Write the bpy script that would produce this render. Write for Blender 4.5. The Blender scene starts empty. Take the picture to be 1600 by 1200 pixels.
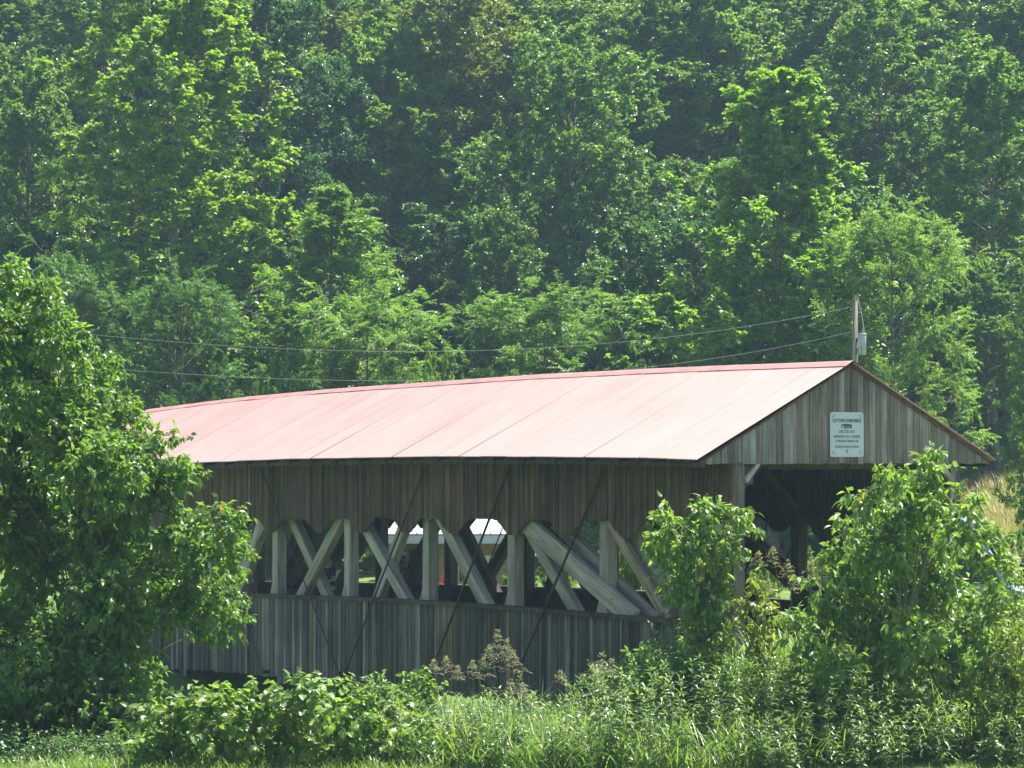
import bpy, math, random
import numpy as np
from mathutils import Matrix, Vector, Quaternion

S = bpy.context.scene
COL = S.collection
R = math.radians

# ------------------------------------------------------------------ camera, sky, sun, exposure
CZ = 4.2                                    # eye height above the lawn (m)
F = 4000.0                                  # focal length in photo pixels (1600 wide)
cam_d = bpy.data.cameras.new("camera")
cam_d.sensor_width = 36.0
cam_d.lens = 36.0 * F / 1600.0
cam_d.clip_start = 0.5
cam_d.clip_end = 2000.0
cam = bpy.data.objects.new("camera", cam_d)
COL.objects.link(cam)
cam.location = (0, 0, CZ)
cam.rotation_euler = (R(90) + math.atan(120.0 / F), 0, 0)
S.camera = cam

SUN_EL, SUN_AZ = 66.0, 50.0                 # degrees; azimuth from +Y towards +X
w = bpy.data.worlds.new("World")
S.world = w
w.use_nodes = True
nt = w.node_tree
sky = nt.nodes.new("ShaderNodeTexSky")
sky.sky_type = 'NISHITA'
sky.sun_disc = False
sky.sun_elevation = R(SUN_EL)
sky.sun_rotation = R(SUN_AZ)
sky.air_density = 1.0
sky.dust_density = 1.2
bg = nt.nodes["Background"]
nt.links.new(sky.outputs[0], bg.inputs[0])
bg.inputs[1].default_value = 0.075
sd = bpy.data.lights.new("sun", 'SUN')
sd.energy = 5.0
sd.angle = R(0.6)
sd.color = (1.0, 0.95, 0.86)
sun = bpy.data.objects.new("sun", sd)
COL.objects.link(sun)
sdir = Vector((math.sin(R(SUN_AZ)) * math.cos(R(SUN_EL)), math.cos(R(SUN_AZ)) * math.cos(R(SUN_EL)), math.sin(R(SUN_EL))))
sun.rotation_euler = (-sdir).to_track_quat('-Z', 'Y').to_euler()
S.view_settings.view_transform = 'Standard'
S.view_settings.look = 'None'
S.view_settings.exposure = 1.92
S.view_settings.gamma = 1.0
S.view_settings.use_curve_mapping = False
S.render.engine = 'CYCLES'
cy = S.cycles
cy.max_bounces = 6
cy.diffuse_bounces = 4
cy.glossy_bounces = 2
cy.transmission_bounces = 4
cy.volume_bounces = 0
cy.caustics_reflective = False
cy.caustics_refractive = False

# ------------------------------------------------------------------ helpers
def link(o, parent=None):
    COL.objects.link(o)
    if parent is not None:
        o.parent = parent
    return o

def tag(o, label=None, cat=None, group=None, kind=None):
    if label: o["label"] = label
    if cat: o["category"] = cat
    if group: o["group"] = group
    if kind: o["kind"] = kind
    return o

def empty(name, loc=(0, 0, 0), rz=0.0):
    o = bpy.data.objects.new(name, None)
    o.empty_display_size = 0.3
    o.location = loc
    o.rotation_euler = (0, 0, rz)
    return link(o)

def mesh_np(name, V, polys, mat, smooth=False, tint=None):
    """V (n,3) float; polys: list of (m,k) index arrays"""
    me = bpy.data.meshes.new(name)
    V = np.ascontiguousarray(V, dtype=np.float32)
    me.vertices.add(len(V))
    me.vertices.foreach_set("co", V.ravel())
    polys = [np.asarray(p, dtype=np.int32) for p in polys if len(p)]
    nl = sum(p.size for p in polys)
    npoly = sum(len(p) for p in polys)
    me.loops.add(nl)
    me.polygons.add(npoly)
    me.loops.foreach_set("vertex_index", np.concatenate([p.ravel() for p in polys]))
    tot = np.concatenate([np.full(len(p), p.shape[1], np.int32) for p in polys])
    start = np.concatenate([[0], np.cumsum(tot)[:-1]]).astype(np.int32)
    me.polygons.foreach_set("loop_start", start)
    me.polygons.foreach_set("loop_total", tot)
    me.polygons.foreach_set("use_smooth", np.full(npoly, bool(smooth)))
    me.update(calc_edges=True)
    if tint is not None:
        at = me.attributes.new("tint", 'FLOAT', 'FACE')
        at.data.foreach_set("value", np.asarray(tint, dtype=np.float32))
    if mat is not None:
        me.materials.append(mat)
    return me

def obj(name, me, parent=None):
    return link(bpy.data.objects.new(name, me), parent)

class MB:
    """collects boxes, bars and tubes for one mesh"""
    def __init__(s): s.v = []; s.p = {}; s.n = 0
    def add(s, V, polys):
        V = np.asarray(V, float).reshape(-1, 3)
        s.v.append(V)
        for p in polys:
            p = np.asarray(p, int)
            s.p.setdefault(p.shape[1], []).append(p + s.n)
        s.n += len(V)
        return s
    def hexa(s, c):
        """8 corners: bottom loop 0-3 (ccw from above), top loop 4-7"""
        return s.add(c, [np.array([[3, 2, 1, 0], [4, 5, 6, 7], [0, 1, 5, 4], [1, 2, 6, 5], [2, 3, 7, 6], [3, 0, 4, 7]])])
    def box(s, x0, x1, y0, y1, z0, z1):
        return s.hexa([(x0, y0, z0), (x1, y0, z0), (x1, y1, z0), (x0, y1, z0), (x0, y0, z1), (x1, y0, z1), (x1, y1, z1), (x0, y1, z1)])
    def prism(s, prof, axis, a0, a1):
        """polygon prof [(u,v)] extruded along axis 'x','y','z' between a0 and a1"""
        n = len(prof)
        def m(u, v, a): return {'x': (a, u, v), 'y': (u, a, v), 'z': (u, v, a)}[axis]
        V = [m(u, v, a0) for u, v in prof] + [m(u, v, a1) for u, v in prof]
        q = np.array([[i, (i + 1) % n, n + (i + 1) % n, n + i] for i in range(n)])
        return s.add(V, [q, np.array([list(range(n))[::-1]]), np.array([list(range(n, 2 * n))])])
    def tube(s, pts, rad, sides=6, cap=True):
        pts = np.asarray(pts, float)
        V, q, caps = tube_np(pts, np.broadcast_to(rad, (len(pts),)), sides)
        return s.add(V, [q] + ([caps] if cap else []))
    def bar(s, p, q, wid, thick, up=(0, 0, 1)):
        p = Vector(p); q = Vector(q)
        d = (q - p).normalized(); u = Vector(up)
        x = d.cross(u); x.normalize(); y = x.cross(d); y.normalize()
        c = []
        for e in (p, q):
            for sx, sy in ((-1, -1), (1, -1), (1, 1), (-1, 1)):
                c.append(tuple(e + x * (sx * wid / 2) + y * (sy * thick / 2)))
        return s.hexa(c)
    def mesh(s, name, mat, smooth=False):
        return mesh_np(name, np.concatenate(s.v), [np.concatenate(p) for p in s.p.values()], mat, smooth)
    def build(s, name, mat, parent=None, smooth=False):
        return obj(name, s.mesh(name, mat, smooth), parent)

def tube_np(pts, rad, sides):
    n = len(pts)
    t = np.gradient(pts, axis=0)
    t /= np.linalg.norm(t, axis=1, keepdims=True) + 1e-9
    ref = np.array([0.0, 0.0, 1.0]) if abs(t[0, 2]) < 0.9 else np.array([1.0, 0, 0])
    x = np.cross(t, ref); x /= np.linalg.norm(x, axis=1, keepdims=True) + 1e-9
    y = np.cross(t, x)
    a = np.linspace(0, 2 * np.pi, sides, endpoint=False)
    V = pts[:, None, :] + rad[:, None, None] * (np.cos(a)[None, :, None] * x[:, None, :] + np.sin(a)[None, :, None] * y[:, None, :])
    i = np.arange(n - 1)[:, None] * sides; j = np.arange(sides)[None, :]; k = (j + 1) % sides
    q = np.stack([i + j, i + k, i + sides + k, i + sides + j], -1).reshape(-1, 4)
    caps = np.array([list(range(sides))[::-1], [(n - 1) * sides + m for m in range(sides)]])
    return V.reshape(-1, 3), q, caps

def tubes_np(P, rad, sides):
    """many polylines at once: P (N,n,3), rad (N,n) -> V, quads (open ended)"""
    N, n = P.shape[:2]
    t = np.gradient(P, axis=1)
    t /= np.linalg.norm(t, axis=2, keepdims=True) + 1e-9
    ref = np.where(np.abs(t[:, :1, 2:3]) < 0.9, np.array([0, 0, 1.0]), np.array([1.0, 0, 0]))
    x = np.cross(t, np.broadcast_to(ref, t.shape)); x /= np.linalg.norm(x, axis=2, keepdims=True) + 1e-9
    y = np.cross(t, x)
    a = np.linspace(0, 2 * np.pi, sides, endpoint=False)
    V = P[:, :, None, :] + rad[:, :, None, None] * (np.cos(a)[:, None] * x[:, :, None, :] + np.sin(a)[:, None] * y[:, :, None, :])
    base = (np.arange(N) * n * sides)[:, None, None]
    i = (np.arange(n - 1) * sides)[None, :, None]; j = np.arange(sides)[None, None, :]; k = (j + 1) % sides
    q = np.stack([base + i + j, base + i + k, base + i + sides + k, base + i + sides + j], -1).reshape(-1, 4)
    return V.reshape(-1, 3), q

# ------------------------------------------------------------------ materials
def newmat(name):
    m = bpy.data.materials.new(name); m.use_nodes = True
    return m, m.node_tree.nodes, m.node_tree.links, m.node_tree.nodes["Principled BSDF"]

def simple(name, col, rough=0.6, metal=0.0, spec=0.5, var=0.0, scale=8.0, bump=0.0):
    m, N, L, b = newmat(name)
    b.inputs["Base Color"].default_value = (*col, 1)
    b.inputs["Roughness"].default_value = rough
    b.inputs["Metallic"].default_value = metal
    b.inputs["Specular IOR Level"].default_value = spec
    if var or bump:
        tc = N.new("ShaderNodeTexCoord")
        no = N.new("ShaderNodeTexNoise"); no.inputs["Scale"].default_value = scale; no.inputs["Detail"].default_value = 6
        L.new(tc.outputs["Object"], no.inputs["Vector"])
        if var:
            mr = N.new("ShaderNodeMapRange"); mr.inputs[1].default_value = 0.3; mr.inputs[2].default_value = 0.7
            mr.inputs[3].default_value = 1 - var; mr.inputs[4].default_value = 1 + var
            L.new(no.outputs[0], mr.inputs[0])
            mx = N.new("ShaderNodeVectorMath"); mx.operation = 'SCALE'
            mx.inputs[0].default_value = col
            L.new(mr.outputs[0], mx.inputs[3]); L.new(mx.outputs[0], b.inputs["Base Color"])
        if bump:
            bp = N.new("ShaderNodeBump"); bp.inputs["Strength"].default_value = bump; bp.inputs["Distance"].default_value = 0.02
            L.new(no.outputs[0], bp.inputs["Height"]); L.new(bp.outputs[0], b.inputs["Normal"])
    return m

def wood(name, cols, streak, streak_amt, grain=1.0, rough=0.85, contrast=1.0):
    """weathered timber, grain along object Z; cols = list of (pos, colour) picked per board"""
    m, N, L, b = newmat(name)
    tc = N.new("ShaderNodeTexCoord"); oi = N.new("ShaderNodeObjectInfo")
    add = N.new("ShaderNodeVectorMath"); add.operation = 'ADD'
    rv = N.new("ShaderNodeVectorMath"); rv.operation = 'SCALE'; rv.inputs[0].default_value = (17.3, 9.1, 23.7)
    L.new(oi.outputs["Random"], rv.inputs[3])
    L.new(tc.outputs["Object"], add.inputs[0]); L.new(rv.outputs[0], add.inputs[1])
    def noise(sx, sz, det=5):
        mp = N.new("ShaderNodeVectorMath"); mp.operation = 'MULTIPLY'; mp.inputs[1].default_value = (sx, sx, sz)
        L.new(add.outputs[0], mp.inputs[0])
        no = N.new("ShaderNodeTexNoise"); no.inputs["Scale"].default_value = 1.0; no.inputs["Detail"].default_value = det
        L.new(mp.outputs[0], no.inputs["Vector"])
        return no.outputs[0]
    ra = N.new("ShaderNodeValToRGB"); cr = ra.color_ramp
    while len(cr.elements) < len(cols): cr.elements.new(0.5)
    for e, (p, c) in zip(cr.elements, cols):
        e.position = p; e.color = (*c, 1)
    L.new(oi.outputs["Random"], ra.inputs[0])
    def mixmul(col, fac_out, lo, hi, a, bb):
        mr = N.new("ShaderNodeMapRange"); mr.inputs[1].default_value = lo; mr.inputs[2].default_value = hi
        mr.inputs[3].default_value = a; mr.inputs[4].default_value = bb
        L.new(fac_out, mr.inputs[0])
        sc = N.new("ShaderNodeVectorMath"); sc.operation = 'SCALE'
        L.new(col, sc.inputs[0]); L.new(mr.outputs[0], sc.inputs[3])
        return sc.outputs[0]
    c = mixmul(ra.outputs[0], noise(55 * grain, 1.6, 6), 0.3, 0.7, 1 - .5 * contrast, 1 + .5 * contrast)
    c = mixmul(c, noise(7, 0.9, 4), 0.3, 0.7, 0.70, 1.30)
    pm = N.new("ShaderNodeTexNoise"); pm.inputs["Scale"].default_value = .55; pm.inputs["Detail"].default_value = 5; pm.inputs["Roughness"].default_value = .65
    L.new(tc.outputs["Object"], pm.inputs["Vector"])
    c = mixmul(c, pm.outputs[0], .34, .66, 1 - .38 * contrast, 1 + .32 * contrast)
    st = N.new("ShaderNodeMapRange"); st.inputs[1].default_value = 0.60; st.inputs[2].default_value = 0.72
    st.inputs[3].default_value = 0; st.inputs[4].default_value = streak_amt
    L.new(noise(16, 0.55, 4), st.inputs[0])
    mx = N.new("ShaderNodeMix"); mx.data_type = 'RGBA'
    mx.inputs[7].default_value = (*streak, 1)
    L.new(st.outputs[0], mx.inputs[0]); L.new(c, mx.inputs[6])
    L.new(mx.outputs[2], b.inputs["Base Color"])
    b.inputs["Roughness"].default_value = rough
    b.inputs["Specular IOR Level"].default_value = 0.25
    bp = N.new("ShaderNodeBump"); bp.inputs["Strength"].default_value = 0.5; bp.inputs["Distance"].default_value = 0.01
    L.new(noise(60 * grain, 1.4, 5), bp.inputs["Height"]); L.new(bp.outputs[0], b.inputs["Normal"])
    return m

def leafmat(name, dark, light, odd=None, odd_from=0.97, trans=(1.4, 1.45, 0.6), tf=0.5, rough=0.42, spec=0.35):
    """leaf with diffuse, gloss and light passing through; per-leaf 'tint', per-plant object colour"""
    m, N, L, b = newmat(name)
    at = N.new("ShaderNodeAttribute"); at.attribute_name = "tint"
    ra = N.new("ShaderNodeValToRGB"); cr = ra.color_ramp
    cr.elements[0].position = 0.0; cr.elements[0].color = (*dark, 1)
    cr.elements[1].position = 0.93; cr.elements[1].color = (*light, 1)
    if odd:
        e = cr.elements.new(odd_from); e.color = (*light, 1)
        e = cr.elements.new(min(1.0, odd_from + 0.02)); e.color = (*odd, 1)
    L.new(at.outputs["Fac"], ra.inputs[0])
    oi = N.new("ShaderNodeObjectInfo")
    mu = N.new("ShaderNodeVectorMath"); mu.operation = 'MULTIPLY'
    L.new(ra.outputs[0], mu.inputs[0]); L.new(oi.outputs["Color"], mu.inputs[1])
    b.inputs["Roughness"].default_value = rough
    b.inputs["Specular IOR Level"].default_value = spec
    L.new(mu.outputs[0], b.inputs["Base Color"])
    tm = N.new("ShaderNodeVectorMath"); tm.operation = 'MULTIPLY'; tm.inputs[1].default_value = trans
    L.new(mu.outputs[0], tm.inputs[0])
    tr = N.new("ShaderNodeBsdfTranslucent"); L.new(tm.outputs[0], tr.inputs[0])
    mx = N.new("ShaderNodeMixShader"); mx.inputs[0].default_value = tf
    L.new(b.outputs[0], mx.inputs[1]); L.new(tr.outputs[0], mx.inputs[2])
    L.new(mx.outputs[0], N["Material Output"].inputs[0])
    return m

M = {}
M["siding"] = wood("weathered_siding", [(0, (0.045, 0.026, 0.013)), (.3, (0.072, 0.044, 0.023)), (.6, (0.099, 0.062, 0.034)), (.85, (0.085, 0.059, 0.037)), (1, (0.134, 0.084, 0.045))], (0.224, 0.089, 0.028), .6)
M["skirt"] = wood("grey_siding", [(0, (.026, .022, .017)), (.2, (.048, .041, .033)), (.42, (.08, .072, .06)), (.62, (.062, .057, .049)), (.8, (.115, .107, .093)), (.93, (.165, .155, .135)), (1, (.17, .105, .05))], (.20, .165, .12), .5)
M["gable"] = wood("gable_boards", [(0, (.098, .083, .062)), (.4, (.135, .12, .096)), (.75, (.165, .154, .13)), (1, (.215, .203, .178))], (.13, .085, .045), .4)
M["timber"] = wood("grey_timber", [(0, (.28, .25, .20)), (1, (.345, .315, .26))], (.16, .12, .085), .4, .5, contrast=.55)
M["brown_timber"] = wood("brown_timber", [(0, (.24, .185, .135)), (1, (.28, .21, .145))], (.12, .06, .03), .6, .6)
M["shaded_timber"] = wood("shaded_timber", [(0, (.036, .027, .019)), (1, (.062, .048, .035))], (.05, .035, .02), .4, .6)  # tone lowered to put the bridge interior's shade into the colour
M["rust"] = simple("rusty_iron", (.045, .026, .018), .7, .3, var=.4, scale=20)
M["bark"] = simple("bark", (.085, .07, .055), .9, var=.5, scale=6, bump=.6)
M["pale_bark"] = simple("pale_bark", (.15, .135, .11), .9, var=.5, scale=5, bump=.5)
M["stem"] = simple("plant_stem", (.09, .11, .04), .7, var=.3, scale=10)
M["dirt"] = simple("stone", (.17, .155, .135), .9, var=.4, scale=3, bump=.6)

# leaves
M["leaf_poplar"] = leafmat("poplar_leaf", (0.077, 0.154, 0.026), (0.150, 0.257, 0.036), (.24, .22, .03), .975)
M["leaf_mid"] = leafmat("broad_leaf", (0.067, 0.137, 0.026), (0.139, 0.234, 0.045), (.2, .19, .03), .985, rough=.36, spec=.5)
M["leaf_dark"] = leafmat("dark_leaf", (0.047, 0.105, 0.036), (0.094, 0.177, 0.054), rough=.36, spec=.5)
M["leaf_feather"] = leafmat("feathery_leaf", (0.084, 0.165, 0.032), (0.150, 0.257, 0.049))
M["leaf_elder"] = leafmat("elder_leaf", (0.072, 0.142, 0.028), (0.144, 0.245, 0.047), (.34, .17, .03), .985, rough=.38, spec=.45)
M["leaf_sap"] = leafmat("sapling_leaf", (0.099, 0.177, 0.036), (0.183, 0.285, 0.062), (.42, .20, .03), .975, rough=.4, spec=.45)
M["leaf_knot"] = leafmat("knotweed_leaf", (0.089, 0.165, 0.036), (0.183, 0.274, 0.059), (.36, .27, .06), .965, rough=.4, spec=.45)
M["leaf_weed"] = leafmat("weed_leaf", (0.089, 0.154, 0.049), (0.161, 0.245, 0.085), rough=.38, spec=.45)
M["grass"] = leafmat("grass_blade", (0.089, 0.160, 0.036), (0.172, 0.262, 0.065), (.3, .26, .1), .985, rough=.36, spec=.45)
M["seed"] = leafmat("seed_head", (.20, .20, .11), (.42, .40, .26), tf=.4)
M["meadow"] = leafmat("dry_grass", (.15, .135, .05), (.29, .235, .11), tf=.4)
M["flower"] = leafmat("red_petal", (.45, .02, .05), (.65, .05, .10), trans=(1, .6, .8))

# ------------------------------------------------------------------ ground
G = np.array([.831, .556]); AX = np.array([-.556, .831]); A0 = np.array([2.85, 39.3])   # gable direction, bridge axis, near eave corner
def sstep(x, a, b):
    t = np.clip((x - a) / (b - a), 0, 1); return t * t * (3 - 2 * t)

def terrain(x, y):
    x = np.asarray(x, float); y = np.asarray(y, float)
    dx, dy = x - A0[0], y - A0[1]
    s = dx * AX[0] + dy * AX[1]; t = dx * G[0] + dy * G[1]
    z = 0.05 * np.sin(x * .7 + y * .3) + 0.04 * np.sin(y * .9 - x * .4)
    # the creek crosses under the middle of the bridge
    z = z - 2.6 * (1 - sstep(np.abs(s - 12.5 + .8 * np.sin(t * .12)), 2.2, 8.5)) * (1 - sstep(t, 14, 30)) * (1 - sstep(-t, 20, 40))
    # road embankment at both ends
    road = (1 - sstep(np.abs(t - 3.1), 2.5, 3.7)) * np.maximum(1 - sstep(s, -.6, .6), sstep(s, 24.6, 25.6)) * sstep(s, -6.5, -3) * (1 - sstep(np.abs(s - 12.5), 40, 70))
    z = z + road * (0.85 - z)
    # hillside
    foot = 92 - 4 * sstep(x, 8, 22)
    up = np.clip(y - foot, 0, None)
    hill = 0.46 * up * sstep(up, 0, 14)
    hill = 46 * (1 - np.exp(-hill / 46))
    rise = 1.9 * sstep(x, 8, 18) * sstep(y, 46, 74) + 1.6 * sstep(x, 8, 16) * sstep(y, 72, 88)
    rise = rise + .9 * sstep(y, 60, 90) * (1 - sstep(x, 6, 14))
    return z + hill + rise

def gz(x, y): return float(terrain(x, y))

def px(x, y, d):
    """a point at photo pixel (x,y) and depth d metres from the camera"""
    return ((x - 800) / F * d, d, CZ - (y - 720) / F * d)

xs = np.concatenate([np.linspace(-400, -60, 18), np.linspace(-56, 56, 141), np.linspace(60, 400, 18)])
ys = np.concatenate([np.linspace(-60, 28, 12), np.linspace(30, 130, 126), np.linspace(135, 600, 30)])
XX, YY = np.meshgrid(xs, ys)
ZZ = terrain(XX, YY)
nx, ny = len(xs), len(ys)
ii = (np.arange(ny - 1)[:, None] * nx + np.arange(nx - 1)[None, :]).ravel()
m, N, L, b = newmat("ground")
tc = N.new("ShaderNodeTexCoord")
n1 = N.new("ShaderNodeTexNoise"); n1.inputs["Scale"].default_value = .35; n1.inputs["Detail"].default_value = 8
n2 = N.new("ShaderNodeTexNoise"); n2.inputs["Scale"].default_value = 6; n2.inputs["Detail"].default_value = 6
for n_ in (n1, n2): L.new(tc.outputs["Object"], n_.inputs["Vector"])
ra = N.new("ShaderNodeValToRGB"); ra.color_ramp.elements[0].position = .35; ra.color_ramp.elements[1].position = .68
ra.color_ramp.elements[0].color = (.055, .095, .025, 1); ra.color_ramp.elements[1].color = (.12, .17, .045, 1)
ad = N.new("ShaderNodeMath"); ad.operation = 'MULTIPLY_ADD'; ad.inputs[1].default_value = .5
hf = N.new("ShaderNodeMath"); hf.operation = 'MULTIPLY'; hf.inputs[1].default_value = .5
L.new(n2.outputs[0], hf.inputs[0]); L.new(n1.outputs[0], ad.inputs[0]); L.new(hf.outputs[0], ad.inputs[2]); L.new(ad.outputs[0], ra.inputs[0])
# leaf litter under the woods
sp = N.new("ShaderNodeSeparateXYZ"); L.new(tc.outputs["Object"], sp.inputs[0])
mr = N.new("ShaderNodeMapRange"); mr.inputs[1].default_value = 91; mr.inputs[2].default_value = 100; L.new(sp.outputs[1], mr.inputs[0])
mx = N.new("ShaderNodeMix"); mx.data_type = 'RGBA'; mx.inputs[7].default_value = (.035, .032, .018, 1)
L.new(mr.outputs[0], mx.inputs[0]); L.new(ra.outputs[0], mx.inputs[6]); L.new(mx.outputs[2], b.inputs["Base Color"])
b.inputs["Roughness"].default_value = .95; b.inputs["Specular IOR Level"].default_value = .1
bp = N.new("ShaderNodeBump"); bp.inputs["Strength"].default_value = .8; bp.inputs["Distance"].default_value = .06
L.new(n2.outputs[0], bp.inputs["Height"]); L.new(bp.outputs[0], b.inputs["Normal"])
M["ground"] = m
ground = obj("ground", mesh_np("ground", np.stack([XX.ravel(), YY.ravel(), ZZ.ravel()], 1), [np.stack([ii, ii + 1, ii + nx + 1, ii + nx], 1)], m, True))
tag(ground, kind="structure")
M["gravel"] = simple("pale_gravel", (.42, .39, .33), .95, var=.25, scale=12, bump=.4)
# approach road at the near portal and the lane that crosses behind the bridge
def ribbon(name, pts, wid, mat, lift):
    pts = np.array(pts, float)
    tt = np.linspace(0, 1, 40); k = np.linspace(0, 1, len(pts))
    c = np.stack([np.interp(tt, k, pts[:, 0]), np.interp(tt, k, pts[:, 1])], 1)
    d = np.gradient(c, axis=0); d /= np.linalg.norm(d, axis=1, keepdims=True)
    nrm = np.stack([-d[:, 1], d[:, 0]], 1)
    V = []
    for k_ in (-1, -.33, .33, 1):
        p = c + nrm * wid / 2 * k_
        V.append(np.stack([p[:, 0], p[:, 1], terrain(p[:, 0], p[:, 1]) + lift], 1))
    V = np.stack(V, 1).reshape(-1, 3)
    i = np.arange(39)[:, None] * 4; j = np.arange(3)[None, :]
    q = np.stack([i + j, i + j + 4, i + j + 5, i + j + 1], -1).reshape(-1, 4)[:, ::-1]
    return tag(obj(name, mesh_np(name, V, [q], mat, True)), kind="structure")
c0 = A0 + 3.1 * G
ribbon("road", [c0 - AX * .3, c0 - AX * 6, c0 - AX * 14, c0 - AX * 24], 4.2, M["gravel"], .03)
ribbon("lane", [(9, 70), (14, 73), (20, 75), (30, 76)], 3.6, M["gravel"], .05)

# ------------------------------------------------------------------ covered bridge
LB = 25.6                       # roof length
WR = 6.2                        # roof width
TN, TF = .75, 5.45              # near and far wall planes (t)
def cam_curve(s): return np.interp(s, [0, 4, 9, 12, 14.8, 18.4, 21.5, 24, 25.6], [-.01, .02, .02, -.02, -.05, -.10, -.19, -.29, -.36])
def z_ridge(s): return CZ + 1.56 + cam_curve(s)
def z_eave(s): return CZ + np.interp(s, [0, 1.5, 4.2, 7.2, 9.8, 12.75, 16.9, 19, 22, 25.6], [-.02, .01, .03, .04, .02, 0, -.08, -.12, -.2, -.34])
def z_rail(s): return CZ + np.interp(s, [0, 1.9, 4.2, 6.1, 8.2, 10.5, 14.2, 16.3, 20, 25.6], [-2.53, -2.54, -2.55, -2.55, -2.57, -2.60, -2.70, -2.75, -2.86, -3.05])
def z_notch(s): return CZ + np.interp(s, [0, 3.9, 5.2, 7.3, 10.8, 14.1, 15.9, 20, 25.6], [-.97, -1.0, -1.02, -1.04, -1.09, -1.18, -1.2, -1.3, -1.45])
def z_tooth(s): return z_notch(s) - .265
def z_bot(s): return CZ + np.interp(s, [0, 4, 8.3, 9.6, 15.4, 18.9, 25.6], [-4.08, -4.14, -4.19, -4.23, -4.43, -4.54, -4.7])
TEETH = [-.3, 1.2, 2.88, 4.63, 6.25, 8.18, 9.81, 11.46, 13.11, 15.12, 16.75, 18.4, 20.05, 21.7, 23.3, 25.2]
def z_low(s):
    d = min(abs(s - k) for k in TEETH)
    f_ = 0.0 if d < .14 else min(1.0, (d - .14) / .38)
    return float(z_tooth(s) * (1 - f_) + z_notch(s) * f_)
def S_at(x, t):
    p = A0 + t * G; u = (x - 800) / F
    return (p[0] - u * p[1]) / (-AX[0] + u * AX[1])
def Z_at(x, y, t):
    s = S_at(x, t); d = (A0 + t * G)[1] + AX[1] * s
    return CZ - (y - 720) / F * d

bridge = empty("covered_bridge", (A0[0], A0[1], 0), math.atan2(G[1], G[0]))
tag(bridge, "weathered grey wooden covered bridge with a faded red metal roof", "bridge")
rng = random.Random(7)

def board_yz(s0, s1, zb0, zb1, zt0, zt1, t0, t1):
    """board in a wall plane: width along s, slanted ends"""
    return MB().hexa([(t0, s0, zb0), (t1, s0, zb0), (t1, s1, zb1), (t0, s1, zb1), (t0, s0, zt0), (t1, s0, zt0), (t1, s1, zt1), (t0, s1, zt1)])

# upper siding: nailer with boards hung on it
def rail_beam(name, zf, dz, t0, t1, s0, s1, mat, parent=bridge, n=20):
    mb = MB()
    ss = np.linspace(s0, s1, n)
    for p, q in zip(ss[:-1], ss[1:]):
        mb.hexa([(t0, p, zf(p)), (t1, p, zf(p)), (t1, q, zf(q)), (t0, q, zf(q)), (t0, p, zf(p) + dz), (t1, p, zf(p) + dz), (t1, q, zf(q) + dz), (t0, q, zf(q) + dz)])
    return mb.build(name, mat, parent)
upper = rail_beam("upper_siding", lambda s: z_notch(s) + .12, .16, TN + .035, TN + .10, .15, LB - .15, M["shaded_timber"])
s = .32
while s < LB - .15:
    wd = rng.uniform(.085, .125); e = min(s + wd, LB - .1)
    if e - s > .04:
        o_ = rng.uniform(-.012, .012); off = rng.uniform(-.010, .010); j = rng.uniform(-.012, .012)
        board_yz(s + .006, e - .006, z_low(s) + j, z_low(e) + j, float(z_eave(s)) + .22, float(z_eave(e)) + .22, TN + off, TN + .028 + off).build("siding_board", M["siding"], upper)
    s = e
lower = rail_beam("lower_siding", lambda s: z_rail(s) - .35, .16, TN + .035, TN + .10, .15, LB - .15, M["shaded_timber"])
s = .32
zb_step = 0.0
while s < LB - .15:
    wd = rng.uniform(.085, .125); e = min(s + wd, LB - .1)
    if e - s > .04:
        off = rng.uniform(-.011, .011); j = rng.uniform(-.03, .02)
        if rng.random() < .08: zb_step = rng.uniform(-.10, .06)
        board_yz(s + .006, e - .006, float(z_bot(s)) + j + zb_step, float(z_bot(e)) + j + zb_step + rng.uniform(-.015, .015), float(z_rail(s)) - .07, float(z_rail(e)) - .07, TN + off, TN + .028 + off).build("skirt_board", M["skirt"], lower)
    s = e
rail_beam("rail_cap", lambda s: z_rail(s) - .068, .075, TN - .06, TN + .20, .33, LB - .1, M["shaded_timber"], bridge, 30)
# far wall: the same siding seen from inside, joined, darkened to hold the interior shade
mb = MB(); s = .1
while s < LB - .1:
    e = min(s + .15, LB - .05)
    mb.hexa([(TF, s + .003, z_low(s)), (TF + .03, s + .003, z_low(s)), (TF + .03, e - .003, z_low(e)), (TF, e - .003, z_low(e)),
             (TF, s + .003, float(z_eave(s)) + .2), (TF + .03, s + .003, float(z_eave(s)) + .2), (TF + .03, e - .003, float(z_eave(e)) + .2), (TF, e - .003, float(z_eave(e)) + .2)])
    mb.hexa([(TF, s + .003, z_bot(s)), (TF + .03, s + .003, z_bot(s)), (TF + .03, e - .003, z_bot(e)), (TF, e - .003, z_bot(e)),
             (TF, s + .003, z_rail(s)), (TF + .03, s + .003, z_rail(s)), (TF + .03, e - .003, z_rail(e)), (TF, e - .003, z_rail(e))])
    s = e
tag(mb.build("far_wall_boards", M["shaded_timber"], bridge), kind="stuff")
rail_beam("far_rail_cap", lambda s: z_rail(s) + .002, .07, TF - .2, TF + .06, .1, LB - .1, M["shaded_timber"])

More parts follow.
